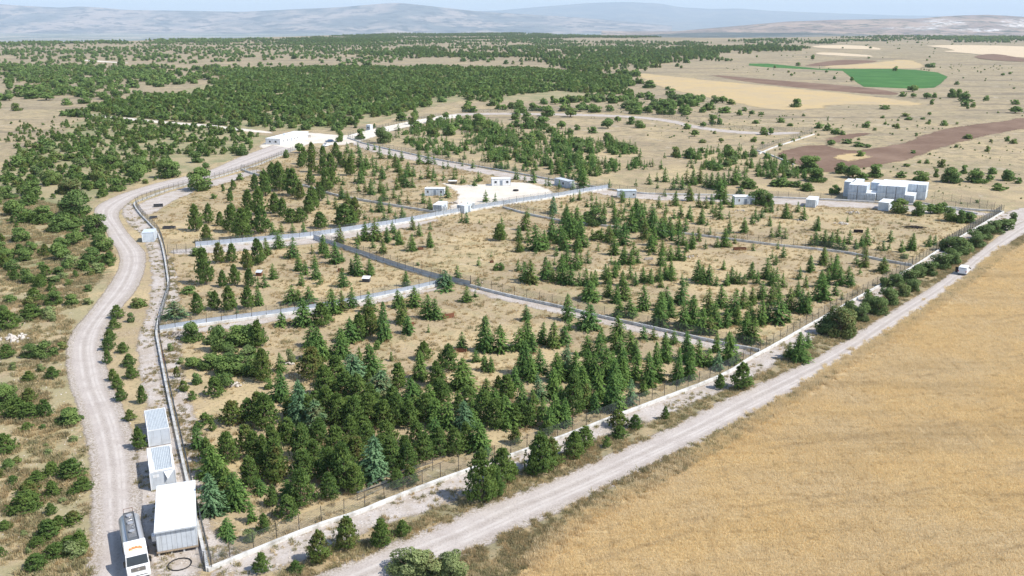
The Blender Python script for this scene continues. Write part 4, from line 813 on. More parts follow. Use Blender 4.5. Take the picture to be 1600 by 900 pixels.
# ---------------------------------------------------------------- words that single each tree out
LAND = [(205, 840, 'the tanker truck'), (262, 810, 'the big white cabin'), (250, 730, 'the container under torn sheeting'), (243, 655, 'the ribbed grey container'),
 (281, 882, 'the black hose ring'), (256, 557, 'the rusty frame at the fence'), (232, 366, 'the small grey kiosk'), (263, 355, 'the long dark trough'), (247, 321, 'the tipped dark trough'),
 (209, 320, 'the sharp fence bend'), (435, 217, 'the long white gatehouse'), (516, 222, 'the parked pickup'), (577, 200, 'the white sentry box'), (680, 300, 'the grey windowed cabin'),
 (687, 325, 'the small white cabin by the yard'), (728, 325, 'the white cabin touching the wall'), (780, 285, 'the two window cabin'), (708, 285, 'the white roofed pen'), (880, 290, 'the long grey shed'),
 (978, 305, 'the grey cabin beside the rear wall'), (950, 296, 'the white wall corner'), (1162, 312, 'the open fronted cabin'), (1268, 315, 'the lone square white cabin'), (1383, 320, 'the cabin before the stacked containers'),
 (1350, 300, 'the left end of the container stack'), (1430, 300, 'the right end of the container stack'), (1427, 355, 'the charred timber heap'), (1313, 347, 'the grey rubble pile'), (1340, 361, 'the short dark trough'),
 (1568, 332, 'the far right fence corner'), (1503, 422, 'the white van'), (1425, 416, 'the right hand wall junction'), (1187, 550, 'the front wall junction'), (1155, 389, 'the long rusty trough'),
 (786, 325, 'the end of the sheet metal wall'), (655, 388, 'the broken brown crate'), (490, 373, 'the upper wall junction'), (530, 424, 'the brown feed crate'), (570, 437, 'the pale hutch'),
 (690, 446, 'the central wall junction'), (705, 492, 'the leaning rusty panel'), (717, 548, 'the low rusty trough'), (248, 520, 'the lower wall at the left fence'), (400, 501, 'the lower concrete wall middle'),
 (290, 388, 'the wire gate bay'), (402, 427, 'the half hidden hutch'), (685, 616, 'the black tyre'), (21, 530, 'the white rock patch'), (120, 590, 'the outer bend of the road'), (150, 335, 'the inner bend of the road'),
 (150, 700, 'the road edge opposite the containers'), (10, 640, 'the left picture edge halfway up'), (20, 880, 'the bottom left picture corner'), (20, 300, 'the left woodland edge'), (640, 900, 'the lower end of the diagonal road'), (620, 782, 'the rolled netting on the front fence'),
 (850, 715, 'the front wall behind the pine pair'), (1000, 640, 'the front wall bulge'), (1270, 505, 'the front wall beside the round bush'), (1397, 122, 'the bright green field'), (1340, 245, 'the straw island in ploughed soil'),
 (1290, 222, 'the narrow ploughed tongue'), (1180, 238, 'the small stone pen wall'), (1240, 165, 'the golden stubble field'), (1000, 182, 'the curving grey track'), (500, 500, 'the lower left enclosure'), (600, 560, 'the open middle of the front enclosure'),
 (860, 400, 'the upper middle grove'), (1000, 430, 'the long middle grove'), (1100, 470, 'the right middle grove'), (940, 540, 'the straight kerb wall'), (1300, 430, 'the grove below the right fence'), (560, 250, 'the grove below the far road'),
 (740, 230, 'the plantation behind the rear fence'), (460, 300, 'the dense pine stand'), (330, 350, 'the pine row beside the trampled path'), (350, 560, 'the oak thicket'), (450, 640, 'the front pine thicket'), (640, 700, 'the heart of the front thicket'),
 (760, 650, 'the right flank of the front thicket'), (900, 600, 'the slender cedar stand'), (560, 130, 'the far forest belt'), (90, 150, 'the upper left pasture'), (250, 240, 'the woodland above the road'), (100, 400, 'the thicket left of the road')]
ORD = ['', 'second ', 'third ', 'fourth ', 'fifth ', 'sixth ', 'seventh ', 'eighth ', 'ninth ', 'tenth ', 'eleventh ', 'twelfth ', 'thirteenth ', 'fourteenth ', 'fifteenth ', 'sixteenth ', 'seventeenth ', 'eighteenth ', 'nineteenth ', 'twentieth ']
ORD += ['twenty-'+o.strip()+' ' for o in ['first']+ORD[1:9]]
KW = dict(c=('green cedar', 'cedar_tree', 'cedar tree', 'young cedars planted in the compound'), b=('blue-green cedar', 'blue_cedar_tree', 'cedar tree', 'blue-green cedars of the compound'),
          p=('dark pine', 'pine_tree', 'pine tree', 'young pines'), o=('round oak bush', 'oak_tree', 'oak tree', 'round oak trees and bushes'),
          l=('light green bush', 'light_green_bush', 'bush', 'light green bushes'), g=('grey-green shrub', 'grey_green_shrub', 'shrub', 'grey-green shrubs'))
def label_trees(ts):
    groups = {}
    for t in ts:
        cx, cy = t['px'], t['py']
        k = min(range(len(LAND)), key=lambda i: (cx-LAND[i][0])**2 + ((cy-LAND[i][1])*1.5)**2)
        dx, dy = cx-LAND[k][0], (cy-LAND[k][1])*1.5
        d = ('left of' if dx < 0 else 'right of') if abs(dx) > abs(dy) else ('behind' if dy < 0 else 'in front of')
        groups.setdefault((t['k'], k, d), []).append((math.hypot(dx, dy), id(t), t))
    for (kd, k, d), L in groups.items():
        L.sort(key=lambda q: q[:2]); one = len(L) == 1
        for i, (_, _, t) in enumerate(L):
            size = 'tall ' if t['h'] > 5.2 else ('small ' if t['h'] < 2.2 else '')
            if len(f"{size}{KW[kd][0]} {ORD[min(i, len(ORD)-1)]}nearest {d} {LAND[k][2]}".replace('-', ' ').split()) > 14: size = ''
            t['label'] = f"{size}{KW[kd][0]}, " + (f"sole one {d} {LAND[k][2]}" if one else f"{ORD[min(i, len(ORD)-1)]}nearest {d} {LAND[k][2]}")
byk = {}
for t in TREES: byk.setdefault(t['k'], []).append(t)
STUFF = {}
nobj = 0
for kd, L in byk.items():
    L = [t for t in L if -60 < t['px'] < 1660 and -20 < t['py'] < 990] 
    L.sort(key=lambda t: -t['hp']*min(1, t['w']/max(t['h'], .1)+.3))
    ind = L[:{'c': 295, 'p': 290, 'o': 290}.get(kd, 120)]; STUFF[kd] = L[len(ind):]
    label_trees(ind)
    for t in ind:
        z = T1(t['x'], t['y']); v = random.randrange(NV); rz = random.uniform(0, 6.28)
        ha = t['hp']*.64
        lod = 0 if ha > 26 else (1 if ha > 12 else 2)
        if ha > 24:
            e = empty(KW[kd][1], (t['x'], t['y'], z), rz, label=t['label'], cat=KW[kd][2], group=KW[kd][3]); e.scale = (t['w'], t['w'], t['h']); e.rotation_euler = (random.gauss(0, .03), random.gauss(0, .03), rz)
            cm, tm = lib(kd, lod, v, False)
            link(bpy.data.objects.new('crown', cm), e); link(bpy.data.objects.new('trunk', tm), e)
        else:
            o = bpy.data.objects.new(KW[kd][1], lib(kd, lod, v, True)); o.location = (t['x'], t['y'], z); o.rotation_euler = (random.gauss(0, .035), random.gauss(0, .035), rz)
            o.scale = (t['w'], t['w'], t['h']); link(o); props(o, t['label'], KW[kd][2], KW[kd][3])
        nobj += 1
print('trees', len(TREES), 'hand', N_HAND, 'individual', nobj, {k: len(v) for k, v in STUFF.items()})

# ---------------------------------------------------------------- masses: one object that instances small pieces on its own points
def stuff(name, label, cat, pts, scl, rot, idx, protos, kind='stuff'):
    me = bpy.data.meshes.new(name); n = len(pts); me.vertices.add(n); me.vertices.foreach_set('co', np.asarray(pts, np.float32).ravel())
    for nm, val, ty in (('scl', scl, 'FLOAT_VECTOR'), ('rot', rot, 'FLOAT_VECTOR')):
        a = me.attributes.new(nm, ty, 'POINT'); a.data.foreach_set('vector', np.asarray(val, np.float32).ravel())
    a = me.attributes.new('idx', 'INT', 'POINT'); a.data.foreach_set('value', np.asarray(idx, np.int32))
    o = bpy.data.objects.new(name, me); link(o); props(o, label, cat, kind=kind)
    c = bpy.data.collections.new(name+'_pieces')
    for k, p in enumerate(protos):
        q = bpy.data.objects.new('%s_piece_%s' % (name, 'abcdefghijklmnopqrstuvwxyz'[k]), p); c.objects.link(q)
    g = bpy.data.node_groups.new(name, 'GeometryNodeTree')
    g.interface.new_socket('Geometry', in_out='INPUT', socket_type='NodeSocketGeometry'); g.interface.new_socket('Geometry', in_out='OUTPUT', socket_type='NodeSocketGeometry')
    N = g.nodes.new; gi = N('NodeGroupInput'); go = N('NodeGroupOutput'); io = N('GeometryNodeInstanceOnPoints'); ci = N('GeometryNodeCollectionInfo')
    ci.inputs[0].default_value = c; ci.inputs['Separate Children'].default_value = True; ci.inputs['Reset Children'].default_value = True
    def na(nm, ty):
        a = N('GeometryNodeInputNamedAttribute'); a.data_type = ty; a.inputs[0].default_value = nm; return a.outputs[0]
    L = g.links.new
    L(gi.outputs[0], io.inputs['Points']); L(ci.outputs[0], io.inputs['Instance']); io.inputs['Pick Instance'].default_value = True
    L(na('idx', 'INT'), io.inputs['Instance Index']); L(na('rot', 'FLOAT_VECTOR'), io.inputs['Rotation']); L(na('scl', 'FLOAT_VECTOR'), io.inputs['Scale'])
    L(io.outputs[0], go.inputs[0])
    m = o.modifiers.new('instances', 'NODES'); m.node_group = g
    return o
STUFF_NAMES = dict(c=('small_cedars', 'many small green cedars scattered through the plantation blocks'), p=('pine_wood', 'dark mass of young pines covering the upper left and the far forest belt'),
                   o=('oak_scrub', 'countless round oak bushes dotting the far pasture'), l=('light_scrub', 'scattered light green bushes among the dark wood'), g=('grey_scrub', 'low grey-green scrub along verges and pasture'), b=('blue_cedars', 'small blue cedars'))
for kd, L in STUFF.items():
    if not L: continue
    L = [t for t in L if t['y'] > 30]
    P = np.array([(t['x'], t['y']) for t in L]); z = terrain(P[:, 0], P[:, 1])
    hp = np.array([t['hp'] for t in L])*.64
    lo = np.where(hp > 9, 0, 1); r = np.random.default_rng(5)
    vi = r.integers(0, 4, len(L)); protos = [lib(kd, 2, v, True) for v in range(4)] + [lib(kd, 3, v, True) for v in range(4)]
    S = np.array([(t['w'], t['w'], t['h']) for t in L]); rot = np.zeros((len(L), 3)); rot[:, 2] = r.uniform(0, 6.28, len(L))
    nm, lb = STUFF_NAMES[kd]
    stuff(nm, lb, 'trees', np.column_stack([P, z]), S, rot, lo*4+vi, protos)

# ---------------------------------------------------------------- materials of built things
M_conc = plain('pale_concrete', (.66, .65, .62), .9, var=.12, scale=.7, spec=.2, dirt=(.36, .34, .30))
M_post = plain('dark_steel_post', (.07, .06, .055), .6, .3, var=.2, scale=5)
M_wire = plain('galvanised_wire', (.20, .23, .24), .5, .6, var=.1, scale=3)
M_sheet = plain('galvanised_sheet', (.46, .51, .58), .45, .25, var=.12, scale=.8, spec=.5)
M_white = plain('white_paint', (.80, .81, .82), .55, var=.05, scale=1, spec=.35, dirt=(.66, .66, .64))
M_roofw = plain('white_roof_sheet', (.82, .84, .85), .5, var=.04, scale=.7, dirt=(.70, .71, .70))
M_panel = plain('pale_grey_panel', (.56, .60, .64), .5, var=.06, scale=.9, dirt=(.46, .49, .52))
M_cont = plain('blue_grey_container', (.60, .66, .71), .5, var=.06, scale=.7, dirt=(.44, .49, .54))
M_seam = plain('dark_seam', (.12, .13, .14), .8)
M_glass = plain('dark_glass', (.03, .04, .05), .12, var=0, spec=.8)
M_door = plain('grey_door', (.25, .30, .36), .5)
M_rust = plain('rusty_steel', (.19, .075, .035), .9, .1, var=.3, scale=4, dirt=(.08, .04, .03))
M_char = plain('charred_timber', (.022, .018, .016), .95, var=.3, scale=5)
M_dark = plain('black_rubber', (.018, .018, .02), .7, var=.1)
M_trough = plain('grey_black_trough', (.07, .075, .085), .7, var=.2)
M_rock = plain('pale_limestone', (.55, .50, .44), .95, var=.18, scale=.9, dirt=(.33, .28, .23))
M_tank = plain('brushed_steel', (.60, .59, .58), .38, .55, var=.08, scale=.8, spec=.5)
M_vanw = plain('vehicle_white', (.82, .83, .84), .3, var=.02, spec=.5)
M_blue = M_blue
M_wood = plain('weathered_wood', (.32, .25, .18), .85, var=.2, scale=6)
M_orange = plain('orange_print', (.80, .22, .05), .5, var=.05)
M_yellow_p = plain('yellow_print', (.85, .50, .08), .5, var=.05)
M_red = plain('red_lamp', (.45, .02, .02), .3, var=.02)
M_lamp = plain('clear_lamp', (.75, .76, .78), .15, var=.02, spec=.8)
M_tarp = plain('torn_white_sheeting', (.80, .82, .84), .6, var=.06, scale=2)
def rib_mat():
    t = NT('ribbed_roof'); return t
M_rib = plain('blue_grey_ribbed_sheet', (.50, .54, .56), .55, .0, var=.06, dirt=(.40, .44, .47))

def polyw(line):
    P = to_world(line); return P
def resample(P, step):
    L = np.concatenate([[0], np.cumsum(np.hypot(*np.diff(P, axis=0).T))]); n = max(1, int(round(L[-1]/step)))
    t = np.linspace(0, L[-1], n+1); return np.stack([np.interp(t, L, P[:, 0]), np.interp(t, L, P[:, 1])], 1)
def offset(P, d):
    T = np.gradient(P, axis=0); T /= np.hypot(*T.T)[:, None]+1e-9
    return P + np.stack([-T[:, 1], T[:, 0]], 1)*d
def wall(line, h, th, label, P=None, name='concrete_wall'):
    P = smooth_poly(polyw(line), 1) if P is None else P
    P = resample(P, 1.5); T = np.gradient(P, axis=0); T /= np.hypot(*T.T)[:, None]; N = np.stack([-T[:, 1], T[:, 0]], 1)
    r = np.random.default_rng(len(label)); zt = h + r.normal(0, .012, len(P)); V = []
    zb = terrain(P[:, 0], P[:, 1])
    for s, z in ((-1, -.3), (-1, 0), (-.9, None), (.9, None), (1, 0), (1, -.3)):
        q = P + N*(s*th/2); V.append(np.column_stack([q, (zt-(.03 if abs(s) < 1 else 0)+.03 if z is None else (z if z < 0 else zt-.03))+zb]))
    V = np.stack(V, 1); n = len(P); k = 6; V = V.reshape(-1, 3); F_ = []
    for i in range(n-1):
        for j in range(k-1): F_.append((i*k+j, i*k+j+1, (i+1)*k+j+1, (i+1)*k+j))
    F_ += [tuple(range(k)), tuple(range((n-1)*k+k-1, (n-1)*k-1, -1))]
    m = MB(); m.add([tuple(v) for v in V], F_); return m.build(name, M_conc, label=label, cat='wall', group='low concrete walls of the compound')
# one bay of chain link, unit length along x
def link_panel(hh, cell=.26, wr=.0048, top=True):
    m = MB()
    def bar(a, b, r=wr):
        a = Vector(a); b = Vector(b); u = Vector((0, 1, 0)); d = (b-a).normalized(); v = d.cross(u).normalized()
        ps = [u*r, v*r*.9-u*r*.5, -v*r*.9-u*r*.5]
        m.add([a+p for p in ps]+[b+p for p in ps], [(0, 1, 4, 3), (1, 2, 5, 4), (2, 0, 3, 5)])
    Lx = 3.0; n = int((Lx+hh)/cell)
    for k in range(1, n):
        s = k*cell
        a = (max(0, s-hh), min(s, hh)); b = (min(s, Lx), max(0, s-Lx))
        bar((a[0]/Lx, 0, a[1]), (b[0]/Lx, 0, b[1])); bar((a[0]/Lx, 0, hh-a[1]), (b[0]/Lx, 0, hh-b[1]))
    for z in (0.02, hh*.5, hh): bar((0, 0, z), (1, 0, z), .009)
    me = bpy.data.meshes.new('wire_panel'); me.from_pydata(m.v, [], m.f); me.materials.append(M_wire); return me
PANELS = {}
def post_mesh(h, r=.032, bend=0.0):
    m = MB(); m.tube((0, 0, -.1), (0, 0, h), r, 6)
    if bend: m.tube((0, 0, h), (0, bend, h+.35), r*.9, 5)
    else: m.tube((0, 0, h), (0, 0, h+.05), r*1.3, 6)
    me = bpy.data.meshes.new('post'); me.from_pydata(m.v, [], m.f); me.materials.append(M_post); return me
def sheet_mesh(h):
    m = MB(); n = 12; pts = []
    for k in range(n*2+1):
        x = k/(n*2); pts.append((x, .02 if k % 2 else -.02))
    vs = [(x, y, 0) for x, y in pts]+[(x, y, h) for x, y in pts]; q = len(pts)
    m.add(vs, [(k, k+1, q+k+1, q+k) for k in range(q-1)])
    me = bpy.data.meshes.new('sheet_panel'); me.from_pydata(m.v, [], m.f); me.materials.append(M_sheet); return me
def fence(line, label, off=.25, base=.1, hh=1.9, step=3.0, sheet_h=0, bend=0.0, ph=None, P=None, thick=.045, mesh=True):
    P = smooth_poly(polyw(line), 1) if P is None else P
    P = resample(offset(resample(P, step), off), step)
    e = empty('fence', (P[0][0], P[0][1], T1(*P[0])), label=label, cat='fence', group='post and wire fences of the compound')
    key = (round(hh-sheet_h, 2), base, sheet_h, bend, ph, thick)
    if key not in PANELS: PANELS[key] = (link_panel(hh-sheet_h), post_mesh(ph or base+hh+.1, thick, bend), sheet_mesh(sheet_h) if sheet_h else None)
    wm, pm, sm = PANELS[key]; o0 = Vector(e.location)
    for i, p in enumerate(P):
        z = T1(*p); nx = P[min(i+1, len(P)-1)]-P[max(i-1, 0)]
        o = bpy.data.objects.new('post', pm); o.location = Vector((p[0], p[1], z))-o0; a = math.atan2(nx[1], nx[0])
        o.rotation_euler = (random.gauss(0, .018), random.gauss(0, .018), a+(math.pi if bend < 0 else 0)); link(o, e)
        if i == len(P)-1: break
        d = P[i+1]-p; L = math.hypot(*d); a = math.atan2(d[1], d[0]); z2 = T1(*P[i+1]); sl = math.atan2(z2-z, L)
        if mesh:
            o = bpy.data.objects.new('wire_panel', wm); o.location = Vector((p[0], p[1], z+base+sheet_h))-o0; o.rotation_euler = (0, -sl, a); o.scale = (L, 1, 1); link(o, e)
        if sm:
            o = bpy.data.objects.new('sheet_panel', sm); o.location = Vector((p[0], p[1], z+base))-o0; o.rotation_euler = (random.gauss(0, .02), -sl, a); o.scale = (L*.99, 1, 1); link(o, e)
    return e
wall(FENCE_FRONT, .50, .42, 'long low whitewashed concrete wall along the front, beside the stony strip')
fence(FENCE_FRONT[:20], 'wire fence standing just inside the long white front wall', off=.75, base=.05, hh=2.1)
fence(FENCE_FRONT[17:], 'closely set wire fence at the far right end of the front wall', off=.8, base=.05, hh=2.2, step=2.4, bend=.3, thick=.05)
wall(FENCE_LEFT[:15], .55, .40, 'low concrete wall along the stony track on the left side')
fence(FENCE_LEFT[:15], 'wire fence on the left wall between the big white cabin and the kiosk', off=-.45, base=.05, hh=2.1)
wall(FENCE_LEFT[14:], .60, .40, 'low concrete wall following the bend of the left gravel road')
fence(FENCE_LEFT[14:], 'wire fence following the bend of the left road up to the gatehouse', off=-.45, base=.05, hh=2.2, step=3.2)
wall(FENCE_BACK, .60, .45, 'low concrete wall along the rear edge of the compound')
fence(FENCE_BACK, 'wire fence along the rear edge of the compound, on the low wall', off=.45, base=.05, hh=2.3, step=3.6)
wall(WALL_UPPER, .62, .35, 'white concrete base of the sheet metal wall crossing the upper compound')
fence(WALL_UPPER, 'wall of pale corrugated sheets with posts crossing the upper compound', off=.05, base=.62, hh=2.0, sheet_h=1.25, step=3.2)
wall(WALL_MIDDLE_A, .45, .35, 'concrete base of the dark sheet metal wall in the middle')
fence(WALL_MIDDLE_A, 'shaded wall of corrugated sheets running down to the central junction', off=.05, base=.45, hh=2.2, sheet_h=.95, step=3.2)
wall(WALL_MIDDLE_B, .60, .40, 'straight low kerb wall from the central junction to the front wall')
fence(WALL_MIDDLE_B, 'wire fence on the straight kerb wall below the middle grove', off=.1, base=.55, hh=2.0, step=3.4)
wall(WALL_LOWER, .62, .35, 'white concrete base of the lower sheet metal wall on the left')
fence(WALL_LOWER, 'lower wall of corrugated sheets with dark posts, left of the central junction', off=.05, base=.62, hh=2.0, sheet_h=.9, step=3.0)
wall(WALL_RIGHT, .60, .45, 'low kerb wall crossing the right half behind the long grove')
fence(WALL_RIGHT, 'wire fence on the kerb wall behind the long grove', off=.2, base=.6, hh=2.0, step=3.2)
wall(WALL_SMALL, .75, .45, 'low dark kerb wall between the pine stand and the small white cabins')
fence(WALL_SMALL, 'wire fence on the kerb wall between the pine stand and the cabins', off=.2, base=.6, hh=2.0, step=3.2)
wall(WALL_FAR, .55, .45, 'low white wall running up past the sentry box')
fence(WALL_FAR, 'wire fence beside the low white wall past the sentry box', off=.5, base=.05, hh=2.2, step=3.6)
FAR2 = [(722, 176), (850, 174), (920, 175), (990, 178), (1050, 184.5), (1090, 194), (1140, 201), (1200, 204), (1268, 204)]
fence(FAR2, 'faint long fence curving along the grey track in the far pasture', off=0, base=.05, hh=2.2, step=5)
wall([(1186, 241), (1208, 231), (1240, 221), (1272, 210.5)], .55, .6, 'pale wall of the stone pen below the narrow ploughed tongue')
wall([(1183, 236), (1210, 245), (1240, 258)], .55, .6, 'short front wall of the stone pen leading to the oaks')
fence([(1183, 236), (1208, 226), (1240, 216), (1270, 207)], 'thin fence behind the pale wall of the stone pen', off=0, base=.05, hh=1.9, step=3)
wall([(1442, 318), (1480, 325), (1528, 335)], .45, .4, 'short kerb wall beside the right end of the container stack')
fence([(1446, 308), (1480, 314), (1530, 322), (1553, 328)], 'outer wire fence leading from the container stack to the far right corner', off=0, base=.05, hh=2.3, step=3.2, bend=.3)
fence([(262, 396), (285, 395), (306, 394)], 'bare wire gate bay of tall dark posts at the upper left junction', off=.1, base=.05, hh=2.3, step=2.4)
fence([(272, 402), (290, 401), (310, 400)], 'second row of tall dark posts in front of the gate bay', off=.1, base=.05, hh=2.3, step=2.6, mesh=False)

# ---------------------------------------------------------------- cabins and containers
def window(parent, x0, x1, z0, z1, y, face='front', w=0, name='window'):
    """a framed opening on the front (y), right (x = w) or left (x = 0) wall"""
    def P(m, a0, a1, b0, b1, d0, d1):
        if face == 'front': m.box(a0, a1, y-d1, y-d0, b0, b1)
        elif face == 'right': m.box(w+d0, w+d1, a0, a1, b0, b1)
        else: m.box(-d1, -d0, a0, a1, b0, b1)
    f = MB(); t = .07
    P(f, x0-t, x1+t, z1, z1+t, .0, .05); P(f, x0-t, x1+t, z0-t, z0, .0, .05); P(f, x0-t, x0, z0, z1, .0, .05); P(f, x1, x1+t, z0, z1, .0, .05)
    fo = f.build(name, M_white, parent); g = MB(); P(g, x0, x1, z0, z1, .003, .02); g.build('pane', M_glass, fo); return fo
def cabin(px, py, w, d, h, rz, label, cat='cabin', name='site_cabin', wins=(), doors=(), mw=None, mr=None, over=.12, seams=0, ribs=0, group=None, z=0.0, at=None):
    x, y = W(px, py) if at is None else at
    e = empty(name, (x, y, T1(x, y)+z), rz, label=label, cat=cat, group=group)
    mw = mw or M_panel; mr = mr or M_roofw
    b = MB(); b.box(0, w, 0, d, .08, h)
    b.build('wall', mw, e)
    r = MB(); r.box(-over, w+over, -over, d+over, h+.003, h+.11)
    if ribs:
        for k in range(ribs):
            xx = (k+.5)/ribs*w; r.box(xx-.05, xx+.05, -over+.05, d+over-.05, h+.113, h+.17)
    r.build('roof', mr, e, bevel=.015)
    f = MB(); f.box(-.02, w+.02, -.02, d+.02, -.02, .077); f.build('base_frame', M_seam, e)
    c = MB()
    for (a, bb) in ((0, 0), (w, 0), (0, d), (w, d)): c.box(a-.06, a+.06, bb-.06, bb+.06, .08, h-.004)
    c.build('corner_post', M_white if mw is not M_white else M_panel, e)
    for k in range(seams):
        s = MB(); xx = (k+1)/(seams+1)*w; s.box(xx-.015, xx+.015, -.012, .004, .1, h-.05); s.build('panel_joint', M_seam, e)
    for q in wins: window(e, *q[:4], 0, *(q[4:] or ('front',)), w=w)
    for (x0, x1, fc) in doors:
        m = MB()
        if fc == 'front': m.box(x0, x1, -.05, -.003, .1, 2.1)
        elif fc == 'right': m.box(w+.003, w+.05, x0, x1, .1, 2.1)
        else: m.box(-.05, -.003, x0, x1, .1, 2.1)
        do = m.build('door', M_door, e); hm = MB()
        if fc == 'front': hm.box(x1-.15, x1-.08, -.09, -.053, 1.0, 1.12)
        elif fc == 'right': hm.box(w+.053, w+.09, x1-.15, x1-.08, 1.0, 1.12)
        else: hm.box(-.09, -.053, x1-.15, x1-.08, 1.0, 1.12)
        hm.build('handle', M_seam, do)
    return e
cabin(223, 379, 3.2, 5.0, 2.75, R(13), 'small pale grey box kiosk beside the bend of the gravel road', 'kiosk', 'kiosk', mw=M_cont, mr=M_cont, over=.06)
cabin(664, 306, 7.0, 3.0, 2.6, R(-3), 'grey flat roofed cabin with small windows at the edge of the gravel yard', wins=[(.8, 1.4, 1.1, 2.0), (5.6, 6.2, 1.1, 2.0)], doors=[(3.2, 4.1, 'front')], mw=M_cont, seams=5, group='site cabins')
cabin(677, 332.5, 2.9, 6.7, 2.6, R(-12), 'small white cabin beside the gravel yard, left of the one touching the wall', wins=[(1.2, 2.0, 1.1, 2.0, 'right'), (4.2, 5.0, 1.1, 2.0, 'right')], doors=[(2.6, 3.5, 'right')], mw=M_cont, group='site cabins')
cabin(714.5, 332.5, 2.8, 6.2, 2.6, R(-30), 'small white cabin touching the sheet metal wall with a young cedar before it', wins=[(4.2, 5.0, 1.1, 2.0, 'right')], doors=[(2.4, 3.3, 'right')], mw=M_cont, group='site cabins')
cabin(768.5, 290.5, 7.2, 2.8, 2.7, R(5), 'white cabin with two dark windows on the far side of the yard', wins=[(1.0, 1.9, 1.0, 1.9), (5.5, 6.4, 1.0, 1.9)], doors=[(3.2, 4.1, 'front')], mw=M_white, seams=6, group='site cabins')
cabin(866.5, 289, 9.0, 2.8, 2.6, R(-58), 'long grey shed on the slope behind the white corner wall', 'shed', 'shed', wins=[(5.2, 6.2, 1.0, 1.9)], mw=M_panel, mr=M_panel, seams=5)
cabin(965, 309.5, 6.6, 3.2, 2.6, R(-2), 'grey cabin standing against the rear perimeter wall', wins=[(5.4, 6.0, 1.0, 1.7)], doors=[(1.8, 2.7, 'front')], mw=M_cont, mr=M_cont, group='site cabins')
cabin(1148, 320, 6.8, 3.4, 2.7, R(2), 'grey cabin with an open front half hidden by a dark oak', wins=[(1.2, 1.7, 1.1, 2.0)], doors=[(3.2, 4.2, 'front'), (5.3, 6.2, 'front')], mw=M_cont, group='site cabins')
cabin(1258.5, 323.5, 3.1, 6.8, 2.6, R(-27), 'lone square white cabin in front of the rear wall', doors=[(2.0, 2.9, 'right')], mw=M_cont, seams=3, group='site cabins')
cabin(1371.5, 328.5, 3.2, 7.2, 2.75, R(-34), 'white flat roofed cabin standing before the stacked containers', wins=[(1.4, 2.1, 1.1, 1.9, 'right')], mw=M_cont, group='site cabins')
gx0 = W(438, 226.5); gx1 = W(482, 214.5); ga = math.atan2(gx1[1]-gx0[1], gx1[0]-gx0[0])
gh = cabin(438, 226.5, math.hypot(gx1[0]-gx0[0], gx1[1]-gx0[1]), 8.0, 3.1, ga, 'long white single storey gatehouse with small windows at the end of the road', 'building', 'gatehouse',
      wins=[(3.5, 4.4, 1.1, 2.0), (7.8, 8.7, 1.1, 2.0), (10.5, 11.4, 1.1, 2.0), (15.5, 16.4, 1.1, 2.0), (19.5, 20.4, 1.1, 2.0), (2.0, 3.0, 1.1, 2.0, 'left'), (5.2, 6.2, 1.1, 2.0, 'left')], doors=[(12.6, 13.7, 'front'), (17.5, 18.4, 'front')], mw=M_white, over=.25)
m = MB(); m.tube((14, 4, 3.12), (14, 4, 4.3), .9, 14); m.build('water_tank', M_white, gh, smooth=False)
cabin(572.5, 204, 2.6, 2.8, 3.2, R(-20), 'small white sentry box beside the far fence', 'booth', 'sentry_box', wins=[(.6, 1.9, 1.3, 2.2)], mw=M_cont)
# low white roofed pen
x, y = W(701, 287.5); e = empty('feeding_shelter', (x, y, 0), R(-3), label='low pale roofed feeding shelter at the back of the yard', cat='shelter')
m = MB(); m.box(-.2, 3.2, -.2, 1.8, 1.1, 1.2); m.build('roof', M_white, e)
for a in (0, 3.0):
    for b in (0, 1.6):
        m = MB(); m.box(a-.06, a+.06, b-.06, b+.06, 0, 1.097); m.build('leg', M_post, e)
m = MB(); m.box(0.1, 2.9, .2, 1.4, .2, .5); m.build('trough', M_trough, e)

def container(x, y, z, rz, w, d, h, label):
    e = empty('storage_container', (x, y, z), rz, label=label, cat='container', group='white containers stacked two high at the rear fence')
    b = MB(); b.box(.06, w-.06, .06, d-.06, .10, h-.16); b.build('wall', M_cont, e)
    r = MB(); r.box(0, w, 0, d, h-.157, h-.05); r.build('roof', M_roofw, e)
    f = MB()
    for (a, bb) in ((0, 0), (w-.12, 0), (0, d-.12), (w-.12, d-.12)): f.box(a, a+.12, bb, bb+.12, .0, h-.16)
    f.box(.123, w-.123, 0, .1, 0, .12); f.build('frame', M_panel, e)
    for k in range(1, 3):
        s = MB(); s.box(w*k/3-.012, w*k/3+.012, .040, .057, .15, h-.2); s.build('panel_joint', M_seam, e)
    return e
th = 30; cw, cd, ch = 2.92, 7.2, 2.72
cols = [((1317, 306.5), 2, 'back left corner'), ((1324, 311.5), 2, 'front left corner'), ((1338.5, 312.5), 2, 'second front column from the left'), ((1353, 313.2), 1, 'single one beside the gap'),
        ((1369, 313), 2, 'middle front column left'), ((1383.5, 314), 2, 'middle front column right'), ((1398.3, 315), 2, 'front column right of the middle'), ((1412.8, 316.6), 1, 'single low one at the right front'),
        ((1416.5, 310.6), 2, 'rear column left of the right end'), ((1431, 311.8), 2, 'right end column')]
extra = [(1, 'behind the front left corner'), (3, 'deep inside the gap'), (4, 'behind the middle column left'), (5, 'behind the middle column right'), (6, 'behind the column right of the middle')]
for (p, lv, nm) in cols:
    x, y = W(*p)
    for k in range(lv): container(x, y, T1(x, y)+k*ch, R(-th), cw, cd, ch, f'white stacked container, {nm}' + (', ' + ('lower' if k == 0 else 'upper') + ' level' if lv > 1 else ', nothing on top'))
for (i, nm) in extra:
    x, y = W(*cols[i][0]); x += math.sin(R(th))*(cd+.15); y += math.cos(R(th))*(cd+.15)
    for k in range(2): container(x, y, T1(x, y)+k*ch, R(-th), cw, cd, ch, f'white stacked container, rear row {nm}, ' + ('lower' if k == 0 else 'upper') + ' level')

